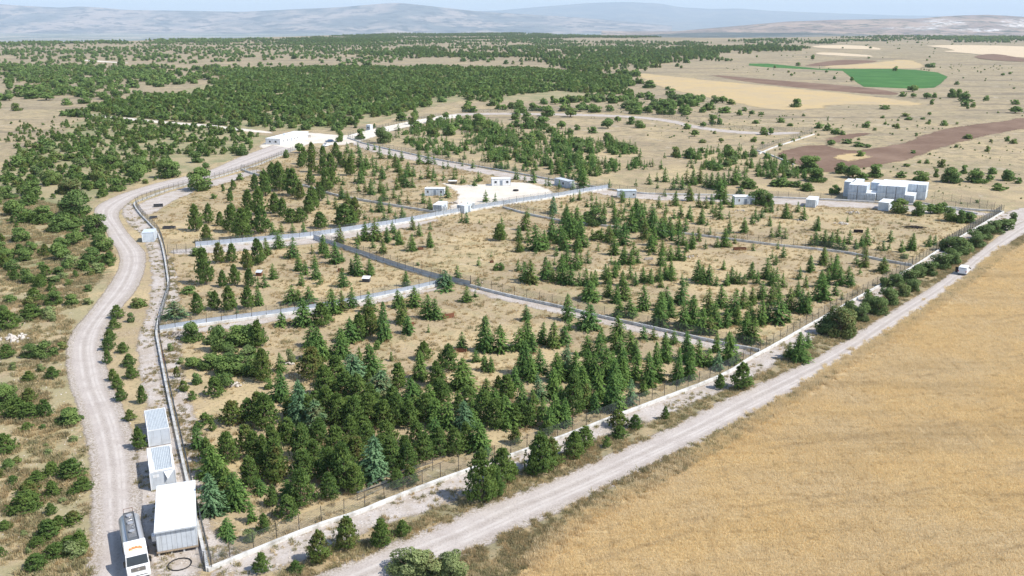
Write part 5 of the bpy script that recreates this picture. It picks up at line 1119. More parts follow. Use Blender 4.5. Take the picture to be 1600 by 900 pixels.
# the three boxes beside the left track
def axes(pa, pb, z):
    a = Vector((*W(*pa, z), 0)); b = Vector((*W(*pb, z), 0)); return a, b
# big white cabin on legs: roof corners in the photograph rear left, rear right, front right, front left
RL, RR, FR, FL = [Vector((*W(a, b, 3.35), 0)) for a, b in ((227, 762), (288.5, 753), (305.5, 819), (240.5, 830.5))]
xa = ((FR-FL)+(RR-RL)).normalized(); wid = ((FR-FL).length+(RR-RL).length)/2; lng = ((RL-FL).length+(RR-FR).length)/2
big = empty('big_cabin', (FL.x, FL.y, 0), math.atan2(xa.y, xa.x), label='big white flat roofed cabin on short legs beside the tanker truck', cat='cabin')
hh0, hh1 = .55, 3.35
m = MB(); m.box(.0, wid, -.15, lng, hh0-.12, hh0-.003); m.build('floor_slab', M_wood, big, bevel=.02)
m = MB(); m.box(.12, wid-.12, .12, lng-.12, hh0, hh1-.1); m.build('wall', M_seam, big)
n = 8; pw = (wid-.24)/n
for k in range(n):
    m = MB(); m.box(.12+k*pw+.012, .12+(k+1)*pw-.012, .07, .117, hh0+.02, hh1-.12); m.build('wall_panel', M_panel, big, bevel=.008)
for sx in (0, 1):
    for k in range(9):
        m = MB(); y0 = .12+k*(lng-.24)/9; y1 = .12+(k+1)*(lng-.24)/9
        if sx: m.box(wid-.117, wid-.07, y0+.012, y1-.012, hh0+.02, hh1-.12)
        else: m.box(.07, .117, y0+.012, y1-.012, hh0+.02, hh1-.12)
        m.build('wall_panel', M_panel, big)
m = MB(); m.box(-.02, wid+.02, -.22, lng+.05, hh1-.097, hh1); m.build('roof', M_roofw, big, bevel=.02)
m = MB(); m.box(0, wid, -.20, -.05, hh1-.24, hh1-.10); m.build('fascia', M_panel, big)
for k in range(4):
    for yy in (.0, lng*.5, lng-.2):
        m = MB(); xx = .15+k*(wid-.5)/3; m.box(xx, xx+.2, yy, yy+.2, -.1, hh0-.123); m.build('leg', M_conc, big)
m = MB(); m.box(-.45, .02, 1.1, 2.0, 1.4, 2.1); m.build('air_conditioner', M_white, big, bevel=.03)
m = MB(); m.box(-.30, .02, 3.1, 3.7, .8, 1.3); m.build('meter_box', M_wood, big, bevel=.02)
def ribbed_container(c4, h, label, torn):
    RL, RR, FR, FL = [Vector((*W(a, b, h), 0)) for a, b in c4]
    xa = ((FR-FL)+(RR-RL)).normalized(); wid = ((FR-FL).length+(RR-RL).length)/2; lng = ((RL-FL).length+(RR-FR).length)/2
    e = empty('ribbed_container', (FL.x, FL.y, 0), math.atan2(xa.y, xa.x), label=label, cat='container')
    m = MB(); m.box(0, wid, 0, lng, .1, h-.12); m.build('wall', M_panel, e)
    m = MB(); m.box(0, wid, 0, .12, h-.117, h); m.box(0, wid, lng-.12, lng, h-.117, h); m.box(0, .12, .123, lng-.123, h-.117, h); m.box(wid-.12, wid, .123, lng-.123, h-.117, h); m.build('roof_frame', M_white, e)
    m = MB(); n = 13; iw = wid-.25
    for k in range(n):
        a = .125+k*iw/n; b = a+iw/n; q = iw/n*.22
        m.add([(a, .13, h-.10), (a+q, .13, h-.03), (b-q*1.6, .13, h-.03), (b-q*.6, .13, h-.10), (b, .13, h-.10)]+[(a, lng-.13, h-.10), (a+q, lng-.13, h-.03), (b-q*1.6, lng-.13, h-.03), (b-q*.6, lng-.13, h-.10), (b, lng-.13, h-.10)],
              [(0, 1, 6, 5), (1, 2, 7, 6), (2, 3, 8, 7), (3, 4, 9, 8)])
    m.build('ribbed_roof', M_rib, e)
    for k in range(1, 5):
        m = MB(); m.box(wid*k/5-.012, wid*k/5+.012, -.012, -.002, .2, h-.2); m.build('panel_joint', M_seam if k == 3 else M_panel, e)
    m = MB()
    for (a, b) in ((0, 0), (wid, 0), (0, lng), (wid, lng)): m.box(a-.05, a+.05, b-.05, b+.05, 0, h-.12)
    m.build('corner_post', M_white, e)
    if torn:
        r = random.Random(3)
        def cloth(pts, lift=.03, n=7):
            m = MB(); (a, b, c, d) = [Vector(p) for p in pts]; vs = []
            for i in range(n):
                for j in range(n):
                    u, v = i/(n-1), j/(n-1); p = (a*(1-u)+b*u)*(1-v)+(d*(1-u)+c*u)*v; p.z += lift+r.uniform(0, .05); p.x += r.uniform(-.03, .03); vs.append(p)
            m.add(vs, [(i*n+j, (i+1)*n+j, (i+1)*n+j+1, i*n+j+1) for i in range(n-1) for j in range(n-1)]); return m.build('sheeting', M_tarp, e)
        cloth([(0, .3, h+.01), (.75, .6, h+.01), (.45, lng-.3, h+.01), (0, lng-.1, h+.01)])
        cloth([(wid-.35, .3, h+.01), (wid, .2, h+.01), (wid, lng-.3, h+.01), (wid-.2, lng-.5, h+.01)])
        cloth([(.1, -.02, h+.01), (wid-.1, -.02, h+.01), (wid-.1, .5, h+.01), (.1, .45, h+.01)])
        m = MB(); m.add([(wid*.55, -.03, h), (wid*.98, -.03, h), (wid*.68, -.45, h-1.1), (wid*.60, -.04, h-.2)], [(0, 3, 2), (3, 1, 2), (0, 1, 3)]); m.build('sheeting_flap', M_tarp, e)
        m = MB(); m.box(.35, 1.15, -.03, -.012, h-.8, h-.35); m.build('plate', M_white, e)
    return e
ribbed_container([(223, 641.5), (256.5, 636.5), (263, 667.5), (230, 673.5)], 2.65, 'pale grey container with a clean ribbed blue-grey roof by the left fence', False)
ribbed_container([(230, 701), (268, 694), (272.5, 733), (233.5, 739.5)], 2.65, 'grey container with torn white sheeting over its ribbed roof', True)

# ---------------------------------------------------------------- vehicles
def wheel(parent, x, y, r=.5, w=.3, name='wheel'):
    t = MB(); s = 1 if x > 0 else -1
    t.tube((x-w/2, y, r), (x+w/2, y, r), r, 20); to = t.build(name, M_dark, parent)
    q = MB(); q.tube((x+s*(w/2-.02), y, r), (x+s*(w/2+.015), y, r), r*.55, 14); q.tube((x+s*(w/2+.01), y, r), (x+s*(w/2+.05), y, r), r*.18, 8); q.build('rim', M_tank, to); return to
rear = Vector((*W(200, 799, 3.3), 0)); frt = Vector((*W(213.5, 869, 2.75), 0)); hd = (frt-rear).normalized()
TL = max(9.4, (frt-rear).length+.75); print('truck', TL, tuple(hd)); base_t = frt + hd*.35
tr = empty('tanker_truck', (base_t.x, base_t.y, 0), math.atan2(-hd.x, hd.y), label='white tanker truck facing the viewer with a steel tank and orange cab emblem', cat='truck')
# local: +y forwards, nose at y = 0
m = MB(); m.box(-.45, .45, -TL+.2, -.4, .75, 1.0); m.build('chassis', M_seam, tr)
cab = MB(); prof = [(0, .55), (.0, 1.55), (-.12, 1.75), (-.42, 2.85), (-.75, 3.0), (-2.25, 3.0), (-2.25, .75), (-1.9, .75), (-1.75, 1.15), (-1.0, 1.15), (-.8, .55)]
def side_prism(mb, prof, x0, x1, taper=0):
    n = len(prof); vs = []
    for xx, s in ((x0, 1), (x1, -1)):
        for (y, z) in prof: vs.append((xx + s*taper*max(0, z-1.6), y, z))
    mb.add(vs, [tuple(range(n)), tuple(range(2*n-1, n-1, -1))]+[((k+1) % n, k, n+k, n+(k+1) % n) for k in range(n)]); return mb
side_prism(cab, prof, -1.23, 1.23, .05); cab.build('cab', M_vanw, tr, bevel=.04)
m = MB(); m.add([(-1.12, -.105, 1.80), (1.12, -.105, 1.80), (1.06, -.385, 2.80), (-1.06, -.385, 2.80), (-1.12, -.16, 1.79), (1.12, -.16, 1.79), (1.06, -.44, 2.79), (-1.06, -.44, 2.79)], [(0, 1, 2, 3), (7, 6, 5, 4), (0, 4, 5, 1), (1, 5, 6, 2), (2, 6, 7, 3), (3, 7, 4, 0)])
wsn = m.build('windscreen', M_glass, tr)
for s in (-1, 1):
    q = MB(); q.tube((s*.1, -.085, 1.84), (s*.75, -.20, 2.25), .012, 4); q.build('wiper', M_dark, wsn)
for s in (-1, 1):
    q = MB(); q.add([(s*1.238, -.5, 1.75), (s*1.238, -1.3, 1.75), (s*1.19, -1.35, 2.7), (s*1.19, -.62, 2.7)], [(0, 1, 2, 3)]); q.build('side_window', M_glass, tr)
    q = MB(); q.box(s*1.28-.03 if s > 0 else -1.45, 1.45 if s > 0 else -1.25, -.30, -.18, 1.75, 2.45); q.tube((s*1.2, -.35, 2.5), (s*1.38, -.24, 2.45), .02, 5); q.build('mirror', M_dark, tr)
    q = MB(); q.box(min(s*.72, s*1.15), max(s*.72, s*1.15), -.02, .03, .72, 1.02); q.build('headlight', M_lamp, tr, bevel=.02)
m = MB(); m.box(-.75, .75, .003, .03, 1.05, 1.55); g = m.build('grille', M_dark, tr)
for k in range(4):
    q = MB(); q.box(-.72, .72, .033, .055, 1.10+k*.12, 1.14+k*.12); q.build('slat', M_tank, g)
q = MB(); q.tube((0, .06, 1.32), (0, .075, 1.32), .11, 16); q.build('badge', M_tank, g)
m = MB(); m.box(-1.22, 1.22, -.25, .14, .32, .70); b_ = m.build('bumper', M_vanw, tr, bevel=.04)
q = MB(); q.box(-.45, .45, .143, .15, .42, .54); q.build('number_plate', M_white, b_)
q = MB(); q.box(-.9, .9, .143, .16, .58, .66); q.build('air_slot', M_dark, b_)
# roof deflector with emblem
df = MB(); side_prism(df, [(-.55, 3.003), (-.75, 3.12), (-1.55, 3.62), (-2.35, 3.72), (-2.35, 3.003)], -1.16, 1.16); dfo = df.build('roof_deflector', M_vanw, tr, bevel=.05)
def on_def(m, x0, x1, t0, t1, off=.012):
    a = Vector((0, -.75, 3.12)); b = Vector((0, -1.55, 3.62)); n_ = Vector((0, .53, .85))
    p0 = a.lerp(b, t0)+n_*off; p1 = a.lerp(b, t1)+n_*off
    return m.add([(x0, p0.y, p0.z), (x1, p0.y, p0.z), (x1, p1.y, p1.z), (x0, p1.y, p1.z)], [(0, 1, 2, 3)])
q = on_def(MB(), -.42, .42, .72, 1.0, .05); q.build('roof_hatch', M_cont, dfo)
q = MB()
for k in range(12):
    u = -.72+k*.12; t0 = .28+.16*math.sin(k/11*math.pi)*.6; on_def(q, u, u+.10, t0, t0+.20+.05*(k % 3), .055)
q.build('emblem', M_orange, dfo)
q = MB(); on_def(q, -.78, .78, .20, .26, .055); on_def(q, -.6, .6, .62, .66, .055); q.build('emblem_stripe', M_yellow_p, dfo)
# tank
tk = MB(); nseg = 28; ys = [-TL+.35, -TL+.5, -2.95, -2.8]; sc_ = [.93, 1, 1, .93]; vs = []
for yy, ss in zip(ys, sc_):
    for k in range(nseg):
        a = 2*math.pi*k/nseg; vs.append((1.22*ss*math.copysign(abs(math.cos(a))**.85, math.cos(a)), yy, 2.12+.98*ss*math.copysign(abs(math.sin(a))**.85, math.sin(a))))
fs = [tuple(range(nseg)), tuple(range(3*nseg+nseg-1, 3*nseg-1, -1))]
for r_ in range(3): fs += [(r_*nseg+k, (r_+1)*nseg+k, (r_+1)*nseg+(k+1) % nseg, r_*nseg+(k+1) % nseg) for k in range(nseg)]
tk.add(vs, fs); tko = tk.build('tank', M_tank, tr, smooth=False)
for p in tko.data.polygons: p.use_smooth = len(p.vertices) == 4
wk = MB(); wk.box(-.62, -.56, -TL+.5, -2.9, 3.12, 3.24); wk.box(.56, .62, -TL+.5, -2.9, 3.12, 3.24); wk.box(-.56, .56, -TL+.5, -TL+.56, 3.12, 3.24); wk.box(-.56, .56, -2.96, -2.9, 3.12, 3.24)
wk.box(-.553, .553, -TL+.563, -2.963, 3.09, 3.115); wko = wk.build('walkway', M_seam, tr)
r_ = random.Random(5)
for k in range(22):
    q = MB(); yy = -TL+.8+k*.26; q.box(-.44, .44, yy, yy+.05, 3.118, 3.15); q.build('rung', M_tank, wko)
for k in range(3):
    yy = -TL+1.5+k*1.9; q = MB(); q.tube((0, yy, 3.12), (0, yy, 3.32), .28, 14); q.tube((0, yy, 3.32), (0, yy, 3.36), .32, 14); q.build('manhole', M_tank, tko)
q = MB(); pt = Vector((-.3, -TL+.8, 3.2))
for k in range(20):
    nx = Vector((r_.uniform(-.38, .38), min(-3.1, pt.y+r_.uniform(.05, .3)), 3.2+r_.uniform(0, .1))); q.tube(pt, nx, .028, 5); pt = nx
q.build('pipework', M_tank, wko)
lad = MB()
for s in (-.22, .22): lad.tube((s-.7, -TL+.25, .7), (s-.7, -TL+.3, 3.3), .025, 5)
for k in range(7): lad.tube((-.92, -TL+.26, .9+k*.36), (-.48, -TL+.26, .9+k*.36), .02, 5)
lad.build('ladder', M_seam, tr)
hoop = MB(); hoop.tube((-.5, -TL+.5, 3.1), (-.5, -TL+.4, 3.7), .03, 5); hoop.tube((.5, -TL+.5, 3.1), (.5, -TL+.4, 3.7), .03, 5); hoop.tube((-.5, -TL+.4, 3.7), (.5, -TL+.4, 3.7), .03, 5); hoop.build('guard_rail', M_rust, tr)
for s in (-1, 1):
    wheel(tr, s*1.05, -1.4, .5, .32); 
    for yy in (-6.6, -7.95): wheel(tr, s*1.0, yy, .5, .5)
    q = MB(); q.box(min(s*.75, s*1.2), max(s*.75, s*1.2), -5.2, -3.2, .6, 1.1); q.build('side_box', M_seam, tr, bevel=.03)
    q = MB(); q.box(min(s*.72, s*1.26), max(s*.72, s*1.26), -8.6, -5.95, 1.05, 1.1); q.build('mudguard', M_seam, tr)

def small_vehicle(name, loc, hd, label, cat, L, Wd, prof, winf, mat, extra=None):
    e = empty(name, (loc[0], loc[1], T1(*loc)), math.atan2(-hd[0], hd[1]), label=label, cat=cat)
    m = MB(); side_prism(m, prof, -Wd/2, Wd/2, .10); m.build('body', mat, e, bevel=.05)
    for s in (-1, 1):
        for yy in (.85, L-.85): wheel(e, s*(Wd/2-.1), yy, .33, .2)
    for (nm, pts) in winf:
        q = MB(); q.add(pts, [tuple(range(len(pts)))]); q.build(nm, M_glass, e)
    return e
hdv = Vector(W(1556, 378))-Vector(W(1503, 428)); hdv = hdv.normalized(); lv = W(1502.5, 430.5)
L_ = 4.6; Wv = 1.95
prof = [(0, .35), (0, 1.2), (.12, 2.0), (.4, 2.12), (2.9, 2.08), (3.65, 1.35), (4.5, 1.1), (4.6, .8), (4.6, .35)]
van = small_vehicle('delivery_van', lv, hdv, 'white delivery van driving away on the diagonal gravel road', 'van', L_, Wv, prof,
    [('rear_window', [(-.75, .045, 1.35), (.75, .045, 1.35), (.70, .10, 1.9), (-.70, .10, 1.9)]), ('windscreen', [(-.82, 3.68, 1.42), (.82, 3.68, 1.42), (.78, 3.0, 2.03), (-.78, 3.0, 2.03)]),
     ('side_window', [(.975, 2.2, 1.45), (.975, 3.3, 1.45), (.95, 2.8, 1.95), (.95, 2.2, 1.95)])], M_vanw)
m = MB(); m.box(-1.0, 1.0, -.12, .02, .3, .5); m.build('bumper', M_seam, van, bevel=.02)
for s in (-1, 1):
    m = MB(); m.box(min(s*.80, s*.97), max(s*.80, s*.97), -.03, .01, .9, 1.3); m.build('tail_light', M_red, van)
    m = MB(); m.box(min(s*1.0, s*1.3), max(s*1.0, s*1.3), 3.2, 3.3, 1.2, 1.5); m.build('mirror', M_dark, van)
m = MB(); m.box(-.3, .3, -.025, -.003, .72, .86); m.build('number_plate', M_white, van)
m = MB(); m.add([(-1.0, .3, .5), (-1.0, .3, 1.95), (-1.72, .55, 1.9), (-1.72, .55, .5), (-1.0, .36, .5), (-1.0, .36, 1.95), (-1.72, .61, 1.9), (-1.72, .61, .5)], [(0, 1, 2, 3), (7, 6, 5, 4), (0, 4, 5, 1), (1, 5, 6, 2), (2, 6, 7, 3), (3, 7, 4, 0)]); m.build('open_door', M_dark, van)
pf = [(0, .45), (0, 1.05), (1.7, 1.05), (1.85, 1.72), (2.0, 1.76), (3.0, 1.74), (3.7, 1.15), (4.9, 1.0), (5.0, .45)]
small_vehicle('pickup_truck', W(514, 228), (-.35, -.94), 'white pickup parked in the bare yard beside the gatehouse', 'pickup', 5.0, 1.9, pf,
    [('windscreen', [(-.8, 3.68, 1.2), (.8, 3.68, 1.2), (.72, 3.08, 1.7), (-.72, 3.08, 1.7)])], M_vanw)
small_vehicle('parked_car', W(521, 222), (-.9, -.4), 'dark blue car parked behind the white pickup under a tree', 'car', 4.3, 1.8,
    [(0, .4), (0, 1.0), (.5, 1.45), (2.4, 1.48), (3.1, 1.0), (4.2, .85), (4.3, .4)], [('windscreen', [(-.75, 3.05, 1.05), (.75, 3.05, 1.05), (.68, 2.48, 1.44), (-.68, 2.48, 1.44)])], plain('dark_blue_paint', (.05, .09, .16), .3))

# two people standing by the gatehouse
def person(px, py, rz, label, mat, top):
    x, y = W(px, py)
    J = [(0, 0, .95), (0, 0, 1.20), (0, 0, 1.42), (0, -.01, 1.52), (0, -.02, 1.62), (0, -.02, 1.74), (.19, 0, 1.40), (.25, .03, 1.12), (.24, -.06, .88), (-.19, 0, 1.40), (-.26, .02, 1.12), (-.22, -.10, .90), (.10, 0, .90), (.11, .02, .50), (.12, .03, .09), (.13, -.12, .04), (-.10, 0, .90), (-.12, -.03, .50), (-.13, -.02, .09), (-.14, -.17, .04)]
    Rr = [.15, .15, .16, .06, .09, .08, .07, .05, .035, .07, .05, .035, .10, .07, .05, .04, .10, .07, .05, .04]
    Ed = [(0, 1), (1, 2), (2, 3), (3, 4), (4, 5), (2, 6), (6, 7), (7, 8), (2, 9), (9, 10), (10, 11), (0, 12), (12, 13), (13, 14), (14, 15), (0, 16), (16, 17), (17, 18), (18, 19)]
    me = bpy.data.meshes.new('person'); me.from_pydata(J, Ed, [])
    me.materials.append(mat); o = bpy.data.objects.new('person', me); o.location = (x, y, T1(x, y)); o.rotation_euler = (0, 0, rz); link(o)
    s = o.modifiers.new('skin', 'SKIN'); me.update()
    bmm = bmesh.new(); bmm.from_mesh(me); lay = bmm.verts.layers.skin.verify(); bmm.verts.ensure_lookup_table()
    for i, v in enumerate(bmm.verts): v[lay].radius = (Rr[i], Rr[i]); v[lay].use_root = (i == 0)
    bmm.to_mesh(me); bmm.free()
    o.modifiers.new('sub', 'SUBSURF').levels = 1
    props(o, label, 'person', 'people beside the gatehouse')
person(481.5, 215.5, .4, 'person in dark clothes standing at the gatehouse end, left one', plain('dark_clothes', (.03, .035, .05), .9), 0)
person(484.5, 215.5, -.5, 'person in dark clothes standing at the gatehouse end, right one', plain('darker_clothes', (.05, .045, .05), .9), 0)

# ---------------------------------------------------------------- troughs, panels, heaps
def trough(px, py, L, wd, h, rz, mat, label, name='trough', tilt=0.0):
    x, y = W(px, py); e = empty(name, (x, y, T1(x, y)), rz, label=label, cat='trough'); t = .05
    if tilt: e.rotation_euler = (tilt, 0, rz)
    m = MB(); m.box(0, L, 0, wd, .08, .13); m.build('floor', mat, e)
    for (a, b, c, d) in ((0, L, 0, t), (0, L, wd-t, wd), (0, t, t+.003, wd-t-.003), (L-t, L, t+.003, wd-t-.003)):
        m = MB(); m.box(a, b, c, d, .133, h); m.build('side', mat, e)
    for a in (.3, L-.4):
        m = MB(); m.box(a, a+.1, .05, wd-.05, 0, .077); m.build('foot', M_seam, e)
    return e
trough(254, 358, 3.6, 1.3, .75, R(-2), M_trough, 'long dark trough lying in the grass right of the kiosk')
trough(240, 324, 3.0, 1.2, .7, R(18), M_trough, 'dark trough tipped beside the fence bend', tilt=.25)
trough(234, 342, 2.2, 1.1, .7, R(14), M_trough, 'small dark trough in the weeds by the upper left fence')
trough(1147, 391.5, 3.4, 1.0, .75, R(2), M_rust, 'long rusty trough on the dry grass in the right middle field')
trough(1334, 363.5, 2.6, 1.0, .8, R(-14), M_char, 'short dark trough near the grey rubble pile')
trough(709, 550.5, 2.4, .8, .55, R(-6), M_rust, 'low rusty trough beside a small cedar in the front enclosure')
trough(1008, 406.5, 2.2, .9, .5, R(4), M_rock, 'pale stone trough between the groves')
def panel(px, py, L, h, rz, mat, label):
    x, y = W(px, py); e = empty('steel_panel', (x, y, 0), rz, label=label, cat='panel')
    m = MB(); m.add([(0, 0, 0), (L, 0, 0), (L, .35, h), (0, .35, h), (0, .05, 0), (L, .05, 0), (L, .40, h), (0, .40, h)], [(0, 1, 2, 3), (7, 6, 5, 4), (0, 4, 5, 1), (1, 5, 6, 2), (2, 6, 7, 3), (3, 7, 4, 0)]); m.build('sheet', mat, e)
    for a in (.2, L-.2):
        m = MB(); m.tube((a, .42, h*.95), (a, .95, 0), .03, 5); m.build('prop', M_post, e)
panel(692.5, 498.5, 2.6, .95, R(24), M_rust, 'leaning rusty steel panel on the dry grass of the front enclosure')
panel(640, 509.5, 1.0, .7, R(20), M_rust, 'small rusty panel behind a cedar in the front enclosure')
panel(482, 479, 1.3, .9, R(4), M_rust, 'brown board standing against the lower wall behind the cedars')
def crate(px, py, w_, d_, h_, rz, mat, label, roof=None):
    x, y = W(px, py); e = empty('feed_crate', (x, y, 0), rz, label=label, cat='crate')
    for k in range(3):
        m = MB(); m.box(0, w_, -.03, 0, .05+k*h_/3, .03+(k+1)*h_/3); m.build('slat', mat, e)
        m = MB(); m.box(-.03, -.003, .003, d_, .05+k*h_/3, .03+(k+1)*h_/3); m.build('slat', mat, e)
        m = MB(); m.box(w_+.003, w_+.03, .003, d_, .05+k*h_/3, .03+(k+1)*h_/3); m.build('slat', mat, e)
    m = MB(); m.box(0, w_, .003, d_-.003, .02, .06); m.build('floor', M_char, e)
    m = MB(); m.box(0, w_, d_, d_+.03, .05, h_); m.build('back_board', mat, e)
    if roof: m = MB(); m.add([(-.1, -.15, h_+.02), (w_+.1, -.15, h_+.02), (w_+.1, d_+.15, h_+.35), (-.1, d_+.15, h_+.35), (-.1, -.15, h_+.07), (w_+.1, -.15, h_+.07), (w_+.1, d_+.15, h_+.40), (-.1, d_+.15, h_+.40)], [(3, 2, 1, 0), (4, 5, 6, 7), (0, 1, 5, 4), (1, 2, 6, 5), (2, 3, 7, 6), (3, 0, 4, 7)]); m.build('roof', roof, e)
crate(566, 441, 1.7, 1.2, .9, R(-8), M_trough, 'pale roofed hutch standing on dry grass below the upper wall', M_white)
crate(400, 431.5, 1.3, 1.1, .9, R(-4), M_rust, 'small hutch with a grey roof half hidden by a cedar', M_panel)
crate(528, 425, 1.5, 1.0, .7, R(6), M_rust, 'brown open feed crate in the upper left enclosure')
crate(654, 391, 1.4, .8, .6, R(25), M_rust, 'broken brown crate beside two cedars under the upper wall')
crate(766, 411, .9, .7, .5, R(10), M_rust, 'tiny brown crate alone on the open dry grass')
# tyre, hose ring, rusty frame, pipe bundle
def ring(px, py, R_, r, mat, label, name, cat, ax=1.0, n=40):
    x, y = W(px, py); m = MB(); vs = []; q = 7
    rr = random.Random(3)
    for k in range(n):
        a = 2*math.pi*k/n; Rk = R_*(1+rr.uniform(-.02, .02))
        for j in range(q):
            b = 2*math.pi*j/q; vs.append(((Rk+r*math.cos(b))*math.cos(a)*ax, (Rk+r*math.cos(b))*math.sin(a), r+r*math.sin(b)))
    m.add(vs, [(k*q+j, ((k+1) % n)*q+j, ((k+1) % n)*q+(j+1) % q, k*q+(j+1) % q) for k in range(n) for j in range(q)])
    return m.build(name, mat, loc=(x, y, .02), rz=R(25), label=label, cat=cat, smooth=True)
ring(281, 882.5, 1.22, .07, M_dark, 'black hose coiled into a ring on the stones before the big cabin', 'hose_ring', 'hose', 1.06)
ring(685, 616, .55, .2, M_dark, 'black tyre lying on the bare earth at the edge of the thicket', 'old_tyre', 'tyre', n=20)
ring(806, 298.5, .8, .3, M_dark, 'dark tyre lying on the pale gravel yard', 'old_tyre', 'tyre', n=20)
x, y = W(258.5, 571); e = empty('rusty_frame', (x, y, 0), R(112), label='narrow rusty frame leaning on the inside of the left fence', cat='frame')
for a in (0, 4.2): m = MB(); m.tube((a, 0, 0), (a, .35, 1.5), .05, 6); m.build('upright', M_rust, e)
for z in (.1, .75, 1.4): m = MB(); m.tube((0, z*.23, z), (4.2, z*.23, z), .045, 6); m.build('rail', M_rust, e)
P = offset(resample(polyw([(572, 790), (610, 773), (660, 754), (725, 729)]), 2.0), 1.9)
e = empty('pipe_bundle', (P[0][0], P[0][1], 0), label='bundle of long dark pipes hung behind the front fence below the thicket', cat='pipes'); o0 = Vector(e.location)
rr = random.Random(9)
for k in range(11):
    m = MB(); a0 = rr.randint(0, 3); a1 = len(P)-rr.randint(1, 4); z0 = .25+(k % 6)*.28+rr.uniform(-.05, .05); dd = rr.uniform(-.25, .25); prev = None
    for i in range(a0, a1):
        T = P[min(i+1, len(P)-1)]-P[max(i-1, 0)]; T = T/np.hypot(*T); q = Vector((P[i][0]-T[1]*dd, P[i][1]+T[0]*dd, z0+.12*math.sin(i*.9+k)))-o0
        if prev: m.tube(prev, q, .035, 5, caps=False)
        prev = q
    m.build('pipe', M_trough if k % 3 else M_wire, e)
for i in range(0, len(P), 3):
    m = MB(); q = Vector((P[i][0], P[i][1], 0))-o0; m.tube(q, q+Vector((0, 0, 1.9)), .04, 5); m.build('support_post', M_post, e)

# rocks: shapes shared by single boulders and by the strewn stones
def rock_mesh(seed, name='rock', sub=1, mat=None):
    bm = bmesh.new(); bmesh.ops.create_icosphere(bm, subdivisions=sub, radius=.5); r = random.Random(seed)
    for v in bm.verts: v.co *= r.uniform(.62, 1.15); v.co.z *= .62
    me = bpy.data.meshes.new(name); bm.to_mesh(me); bm.free(); me.materials.append(mat or M_rock); return me
ROCKS = [rock_mesh(k, 'stone', 1) for k in range(6)]
def heap(px, py, n, spread, size, mats, label, name='rubble_heap', wood=False, seed=1):
    x, y = W(px, py); e = empty(name, (x, y, T1(x, y)), label=label, cat='heap'); r = random.Random(seed)
    for k in range(n):
        a = r.uniform(0, 6.28); q = spread*r.random()**.7; s = size*r.uniform(.5, 1.3)
        if wood:
            m = MB(); dx, dy = r.uniform(-1, 1)*s*2, r.uniform(-.5, .5)*s; c = Vector((q*math.cos(a), q*math.sin(a)*.6, .15+.35*(1-q/spread)*r.random()))
            m.tube(c-Vector((dx, dy, r.uniform(-.1, .2))), c+Vector((dx, dy, .1)), s*.16, 5); m.build('beam', mats, e)
        else:
            o = bpy.data.objects.new('stone', ROCKS[k % 6]); o.location = (q*math.cos(a), q*math.sin(a)*.7, s*.2+.4*size*(1-q/spread)); o.scale = (s, s, s); o.rotation_euler = (r.random(), r.random(), a); link(o, e)
    return e
heap(1314, 350, 26, 2.2, .8, None, 'grey rubble pile with dark scraps in the right enclosure', seed=2)
heap(1330, 333, 24, 2.8, .7, None, 'pale stone pile below the rear wall on the right', seed=3)
heap(1427, 356, 30, 2.6, .8, M_char, 'charred timber heap on straw in the right enclosure', 'timber_heap', True, seed=4)
heap(21, 530, 34, 3.2, .9, None, 'white limestone rocks heaped in the grass at the left edge', 'rock_pile', seed=5)
heap(370, 602, 18, 1.4, .7, None, 'white rocks beside the oak thicket', 'rock_pile', seed=6)
heap(711, 318, 26, 2.8, .8, None, 'pile of sandy rubble between the two small white cabins', seed=7)
heap(1080, 402, 14, 2.0, .6, None, 'low stone scatter between the groves in the right middle', 'rock_pile', seed=8)
heap(1156, 330, 16, 2.6, .6, None, 'pale spoil heap in front of the open fronted cabin', seed=9)
heap(1252, 345, 14, 2.4, .6, None, 'small rubble heap left of the grey rubble pile', seed=10)
heap(452, 570, 10, .9, .6, None, 'white boulders between two small pines in the front enclosure', 'rock_pile', seed=12)

# ---------------------------------------------------------------- strewn stones, dry tufts, weeds, wheat
def area_pts(poly_px, n, seed, world=None, d0=0.0):
    r = np.random.default_rng(seed); P = to_world(poly_px) if world is None else world
    x0, y0 = P.min(0); x1, y1 = P.max(0); out = []; tot = 0
    while tot < n:
        x = r.uniform(x0, x1, n*3); y = r.uniform(y0, y1, n*3); k = pip(x, y, P); q = np.stack([x[k], y[k]], 1); out.append(q); tot += len(q)
        if len(out) > 40: break
    return np.concatenate(out)[:n]
def edge_pts(line_px, per_m, spread, seed, bias=0):
    r = np.random.default_rng(seed); P = resample(smooth_poly(to_world(line_px), 2), .5); L = len(P)*.5; n = int(L*per_m)
    i = r.integers(0, len(P)-1, n); return P[i]+r.normal(0, spread, (n, 2))
# stones
pts = [edge_pts([(150, 870), (153, 825), (150, 725), (139, 675), (125, 630), (110, 590), (107, 542), (118, 517), (140, 492), (172, 450)], 9, .35, 1),
       edge_pts([(222, 870), (213, 825), (210, 725), (200, 675), (185, 635), (170, 605), (160, 567), (155, 545)], 7, .4, 2),
       edge_pts([(640, 900), (710, 870), (800, 829), (875, 795), (950, 760), (1040, 715), (1120, 675), (1200, 636), (1300, 582), (1412, 505), (1492, 449)], 9, .5, 3),
       edge_pts([(507, 899), (625, 847), (750, 792), (887, 742), (1040, 675), (1200, 595), (1300, 547), (1400, 482)], 5, .5, 4)]
for nm, dens in (('rocky_strip', 1.6), ('rocky_track', .9), ('gravel_path', .8)):
    for k, q in enumerate(SHEETS[nm]):
        ar = .5*abs(np.dot(q[:, 0], np.roll(q[:, 1], 1))-np.dot(q[:, 1], np.roll(q[:, 0], 1)))
        pts.append(area_pts(None, int(ar*dens), 20+k, world=q))
COMP = FENCE_LEFT[:15] + FENCE_BACK + FENCE_FRONT[::-1]
